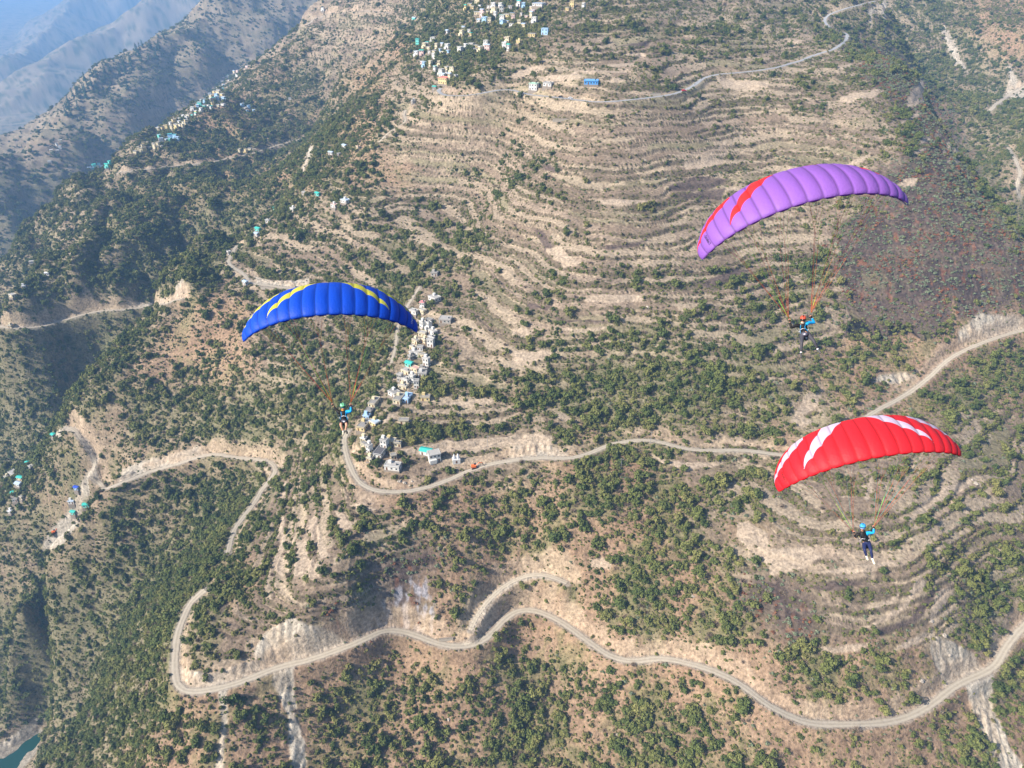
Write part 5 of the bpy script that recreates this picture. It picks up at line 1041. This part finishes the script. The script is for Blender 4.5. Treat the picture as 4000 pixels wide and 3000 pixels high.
    if not o.get('nopack'):
        b = MB(); c0 = P0+f_*.19+up*.02; ball(b, c0, .115, 0, 1.25, .8, .85); pk = b.obj('front_pack', flat('pack_grey', (0.10, 0.10, 0.14)), hr, True)
        b = MB(); ball(b, c0+f_*.085+up*.03, .045, 0, 1.2, .5, .8); b.obj('instrument', WHITE, pk, True)
    for sg in (-1, 1):
        b = MB(); b.tube([ch+lv*.11*sg+up*.12+f_*.05, ch+lv*.10*sg+f_*.20, P0.lerp(ch, .45)+lv*.16*sg+f_*.16, P0+lv*.17*sg+f_*.03], .011, 6); b.obj('shoulder_strap', SKYB if o['wing'] != 'red' else HAR, hr)
        b = MB(); s3 = 'L' if sg < 0 else 'R'; b.tube([P0+lv*.17*sg, g['hip'+s3].lerp(g['kn'+s3], .3)+f_*.11+lv*.06*sg, g['hip'+s3].lerp(g['kn'+s3], .35)-Vector((0, 0, .12))], .018, 6); b.obj('leg_strap', HAR, hr)
    b = MB(); b.tube([ch-lv*.11+f_*.185-up*.07, ch+f_*.21-up*.03, ch+lv*.11+f_*.185-up*.07], .013, 6); b.obj('chest_strap', WHITE, hr)
    for sg, s3 in ((-1, 'L'), (1, 'R')):
        a = P0.lerp(ch, .55)+lv*.2*sg+f_*.14; e = g['ris'+s3]
        b = MB()
        for q in (-1, 0, 1): b.tube([a, a.lerp(e, .5)+f_*.02*q+lv*.02*q, e+f_*.03*q], .007, 5)
        b.obj('riser', HAR, hr)
        b = MB(); ball(b, a, .03, 0, 1, .5, 1.4); b.obj('carabiner', flat('steel', (0.5, 0.5, 0.52), 0.3), hr, True)
        wr = g['wr'+s3]; dn = (wr-g['el'+s3]).normalized(); b = MB(); b.tube([wr+dn*.09-lv*.05, wr+dn*.10, wr+dn*.09+lv*.05], .012, 6); b.obj('brake_handle', flat('handle_red', (0.6, 0.06, 0.05)), hr)
    W_ = WINGS[o['wing']]; inv = W_.matrix_world.inverted()
    wing_lines(W_, [s for s in SPECS if s[0] == o['wing']][0], inv@(pel+g['risL']), inv@(pel+g['risR']))
SKYB = flat('sky_blue_cloth', (0.01, 0.38, 0.80)); HAR = flat('harness_dark', (0.03, 0.05, 0.08)); 
PIL = [
 dict(wing='blue', D=34.4, pelvis=(1343, 1643), label='person in shorts and green white helmet hanging under the blue wing', hlabel='dark harness worn by the pilot in shorts under the blue wing', shorts=True, legs=BLACK, shoes=(flat('pale_shoe', (0.55, 0.50, 0.38)), flat('dark_shoe', (0.05, 0.05, 0.045))),
  helmet=flat('helmet_green', (0.25, 0.75, 0.40), 0.35), vent=flat('vent_dark', (0.02, 0.06, 0.05)), vents=True, lens=flat('lens_teal', (0.01, 0.16, 0.20), 0.15, 0.6), scarf=flat('scarf_orange', (0.75, 0.33, 0.06)), look=0.05,
  j=dict(chest=(1341, 1616, 0), neck=(1341, 1603, 0), head=(1340, 1590, -.05), shL=(1321, 1608, 0), elL=(1311, 1598, 0), wrL=(1302, 1585, 0), shR=(1361, 1607, 0), elR=(1371, 1607, -.1), wrR=(1370, 1587, 0),
   hipL=(1334, 1648, -.06), knL=(1331, 1661, -.42), anL=(1341, 1685, -.35), toL=(1341, 1698, -.45), hipR=(1352, 1648, -.06), knR=(1354, 1661, -.42), anR=(1350, 1681, -.35), toR=(1356, 1692, -.48), risL=(1298, 1574, .1), risR=(1370, 1575, .1))),
 dict(wing='purple', D=32.3, pelvis=(3146, 1303), label='person in black top and grey trousers with an orange helmet under the purple wing', hlabel='dark harness worn by the pilot with the orange helmet', shorts=False, legs=flat('trouser_grey', (0.055, 0.055, 0.070)), shoes=(flat('shoe_grey', (0.07, 0.07, 0.07)), flat('shoe_grey2', (0.09, 0.09, 0.09))),
  helmet=flat('helmet_orange', (0.55, 0.09, 0.05), 0.35), vent=BLACK, vents=False, lens=flat('lens_dark', (0.01, 0.01, 0.012), 0.15, 0.6), scarf=flat('scarf_cream', (0.70, 0.58, 0.45)), look=-0.1,
  j=dict(chest=(3137, 1276, 0), neck=(3136, 1262, 0), head=(3137, 1250, -.05), shL=(3112, 1270, 0), elL=(3090, 1281, 0), wrL=(3085, 1256, 0), shR=(3156, 1260, 0), elR=(3182, 1261, .1), wrR=(3170, 1240, 0),
   hipL=(3134, 1311, -.05), knL=(3132, 1340, -.35), anL=(3129, 1378, -.30), toL=(3130, 1396, -.48), hipR=(3160, 1309, -.05), knR=(3181, 1334, -.38), anR=(3194, 1364, -.34), toR=(3206, 1379, -.42), risL=(3081, 1243, .1), risR=(3170, 1222, .1))),
 dict(wing='red', D=34.0, pelvis=(3387, 2122), label='person with sky blue helmet and cream shoes hanging under the red wing', hlabel='dark harness worn by the pilot with the blue helmet', shorts=False, legs=flat('trouser_navy', (0.02, 0.03, 0.10)), shoes=(flat('shoe_cream', (0.72, 0.68, 0.50)),)*2, nopack=True,
  helmet=flat('helmet_blue', (0.06, 0.40, 0.80), 0.35), vent=flat('vent_blue', (0.02, 0.20, 0.55)), vents=False, lens=flat('lens_sky', (0.20, 0.40, 0.75), 0.15, 0.6), scarf=None, look=-0.1,
  j=dict(chest=(3372, 2094, 0), neck=(3369, 2074, 0), head=(3370, 2061, -.05), shL=(3351, 2084, 0), elL=(3341, 2102, 0), wrL=(3337, 2084, 0), shR=(3390, 2081, 0), elR=(3413, 2082, -.1), wrR=(3413, 2063, 0),
   hipL=(3376, 2127, -.05), knL=(3377, 2148, -.38), anL=(3385, 2174, -.30), toL=(3390, 2187, -.46), hipR=(3395, 2126, -.05), knR=(3402, 2149, -.40), anR=(3408, 2184, -.34), toR=(3416, 2203, -.46), risL=(3333, 2078, .1), risR=(3415, 2056, .1)))]
for o_ in PIL: pilot(o_)
# ================================================================ vehicles, walls, poles, boulders
PAINT = {k: plain('paint_'+k, c, 0.35, 0.05, 2.0, spec=0.5) for k, c in dict(white=(0.75, 0.75, 0.76), red=(0.55, 0.03, 0.03), dark=(0.03, 0.03, 0.035), orange=(0.75, 0.16, 0.03)).items()}
TYRE = plain('tyre', (0.02, 0.02, 0.02), 0.9); STEELM = plain('pole_steel', (0.35, 0.35, 0.36), 0.5, metal=0.4)
def on_ground(px, py): 
    q, k = hit([px], [py]); return float(q[0][0]), float(q[0][1]), gz(q[0][0], q[0][1])
def car(px, py, rz, colr, lab, l=4.2):
    x, y, z = on_ground(px, py); t = thing('parked_car' if 'parked' in lab else 'car', (x, y, z+0.25), lab, 'car', None, rz)
    b = MB(); h = l/2; w_ = 0.85
    prof = [(-h, .35), (-h, .85), (-h*.75, .95), (-h*.5, 1.5), (h*.25, 1.52), (h*.5, .98), (h*.92, .85), (h, .6), (h, .35)]
    V = [(a, -w_, c) for a, c in prof]+[(a, w_, c) for a, c in prof]; n = len(prof); b.add(V, [tuple(range(n)), tuple(range(2*n-1, n-1, -1))]+[(i, (i+1) % n, n+(i+1) % n, n+i)[::-1] for i in range(n)]); b.obj('body', PAINT[colr], t)
    for sy in (-1, 1):
        b = MB(); b.add([(-h*.66, sy*(w_+.01), 1.0), (h*.4, sy*(w_+.01), 1.0), (h*.22, sy*(w_+.01), 1.42), (-h*.5, sy*(w_+.01), 1.42)], [(0, 1, 2, 3)]); b.obj('window', GLASS, t)
    b = MB(); b.add([(h*.27, -w_*.85, 1.49), (h*.27, w_*.85, 1.49), (h*.5, w_*.85, 1.02), (h*.5, -w_*.85, 1.02)], [(0, 1, 2, 3)]); b.v = [(p[0]+.02, p[1], p[2]+.02) for p in b.v]; b.obj('windscreen', GLASS, t)
    for sx in (-.6, .62):
        for sy in (-1, 1): b = MB(); b.tube([(h*sx, sy*.72, .33), (h*sx, sy*.9, .33)], .33, 12); b.obj('wheel', TYRE, t)
car(2671, 362, 0.1, 'red', 'red car driving on the paved road above the terraces'); car(3328, 143, 1.1, 'white', 'white car parked at the bend of the paved road', 4.6); car(2190, 379, -0.1, 'dark', 'dark car on the paved road near the white houses'); car(2228, 383, -0.1, 'white', 'white car following the dark one on the paved road')
def bike(px, py, rz, lab):
    x, y, z = on_ground(px, py); t = thing('motorbike', (x, y, z+0.2), lab, 'motorbike', None, rz)
    for sx in (-.6, .6): b = MB(); b.tube([(sx, -.06, .32), (sx, .06, .32)], .32, 12); b.obj('wheel', TYRE, t)
    b = MB(); b.tube([(-.6, 0, .35), (-.25, 0, .75), (.3, 0, .8), (.6, 0, .35)], .09, 6); b.obj('frame', PAINT['dark'], t)
    b = MB(); b.box(-.5, .1, -.13, .13, .8, .92); b.obj('seat', TYRE, t); b = MB(); b.tube([(.35, -.35, 1.05), (.35, .35, 1.05)], .03, 5); b.obj('handlebar', STEELM, t)
bike(2714, 330, 0.9, 'motorbike rounding the upper bend of the paved road'); bike(2741, 308, 0.7, 'motorbike further up the paved road bend')
def digger(px, py, rz, lab):
    x, y, z = on_ground(px, py); t = thing('excavator', (x, y, z+0.2), lab, 'excavator', None, rz)
    for sy in (-1, 1): b = MB(); b.box(-1.9, 1.9, sy*1.1-.3, sy*1.1+.3, 0, .8); b.obj('track', TYRE, t)
    b = MB(); b.box(-1.8, .9, -1.2, 1.2, .9, 2.1); b.obj('body', PAINT['orange'], t); b = MB(); b.box(.0, 1.3, .2, 1.15, 2.102, 3.0); b.obj('cab', GLASS, t)
    b = MB(); b.tube([(.9, -.3, 1.8), (3.0, -.3, 3.8), (5.2, -.3, 3.0)], .25, 6); b.obj('boom', PAINT['orange'], t); b = MB(); b.tube([(5.2, -.3, 3.0), (5.6, -.3, 1.2)], [.2, .35], 6); b.obj('bucket', PAINT['dark'], t)
digger(213, 2083, 0.6, 'orange excavator on the pale road works at the left'); digger(1853, 1827, 0.3, 'orange excavator beside the road right of the village')
def wall_(px, py, rz, L_, lab):
    x, y, z = on_ground(px, py); t = thing('stone_wall', (x, y, z-0.5), lab, 'wall', None, rz); b = MB(); b.box(-L_/2, L_/2, -.3, .3, 0, 2.6); b.obj('masonry', plain('dry_stone', (0.42, 0.37, 0.30), 0.95, 0.4, 2.5), t); b = MB(); b.box(-L_/2-.1, L_/2+.1, -.38, .38, 2.603, 2.8); b.obj('coping', STONE, t)
wall_(1742, 2490, 0.1, 8, 'low pale stone wall above the wavy stretch of the lowest road'); wall_(2195, 472, 0.05, 16, 'pale stone retaining wall under the paved road'); wall_(1045, 1131, -0.1, 12, 'pale retaining wall under the road by the blue wing'); wall_(2560, 368, 0.1, 10, 'stone wall on the verge of the paved road')
def pole(px, py, lab, h=9):
    x, y, z = on_ground(px, py); t = thing('utility_pole', (x, y, z), lab, 'utility pole'); b = MB(); b.tube([(0, 0, -.3), (0, 0, h)], [.16, .1], 8); b.obj('pole', STEELM, t); b = MB(); b.box(-1.1, 1.1, -.06, .06, h-.9, h-.75); a = b.obj('crossarm', STEELM, t)
    for sx in (-.95, 0, .95): b = MB(); b.tube([(sx, 0, h-.75), (sx, 0, h-.5)], .07, 6); b.obj('insulator', WHITE, a)
pole(2540, 1735, 'utility pole on the curving dirt road'); pole(1905, 1740, 'utility pole above the road right of the shrine'); pole(1360, 1700, 'utility pole below the blue pilot'); pole(2425, 1835, 'utility pole under the curving dirt road')
# shrine with two white spires
x, y, z = on_ground(1782, 1800); t = thing('shrine', (x, y, z), 'small white shrine with two pointed spires', 'shrine', None, 0.2)
b = MB(); b.box(-2.4, 2.4, -1.8, 1.8, -2, 2.4); b.obj('base', WM['white'], t)
for sx in (-1.2, 1.2): b = MB(); b.tube([(sx, 0, 2.403), (sx, 0, 3.4), (sx, 0, 4.8), (sx, 0, 6.0)], [1.0, .95, .5, .05], 10); b.obj('spire', RM['white'], t)
b = MB(); b.box(-.5, .5, -1.86, -1.78, -.2, 1.6); b.obj('door', WOOD, t)
# yard courts and boulders
def rock_me(seed):
    r = random.Random(seed); bm = bmesh.new(); bmesh.ops.create_icosphere(bm, subdivisions=2, radius=1)
    for v_ in bm.verts: n_ = v_.co.normalized(); v_.co *= 0.75+0.35*float(perlin(np.array([n_.x*1.7+seed]), np.array([n_.y*1.7+n_.z]), seed)[0])+r.uniform(-.06, .06); v_.co.z *= 0.7
    me = bpy.data.meshes.new('boulder'); bm.to_mesh(me); bm.free(); me.materials.append(plain('boulder_stone', (0.40, 0.35, 0.29), 0.95, 0.3, 1.5)); return me
RK = [rock_me(k) for k in range(3)]; BP = [(3885, 1880), (3840, 1893), (3812, 1888), (3800, 1870), (3788, 1900), (2522, 622), (2530, 1200), (2350, 1003), (2500, 100), (2320, 260), (1900, 1160), (2670, 445), (2600, 700), (1960, 2120), (2410, 2870), (2180, 2750), (1752, 2810), (2705, 2330), (1610, 1880), (1580, 1886), (1560, 1880), (1600, 1893), (3600, 2660), (3690, 2480), (3640, 2420), (3710, 2560)]
for k, (a, b_) in enumerate(BP):
    x, y, z = on_ground(a, b_); s_ = random.Random(k).uniform(0.7, 1.7); t = thing('boulder', (x, y, z+0.2*s_), 'pale boulder lying '+region(a, b_), 'boulder', 'boulders '+region(a, b_), k*1.3, RK[k % 3]); t.scale = (s_*1.2, s_, s_)
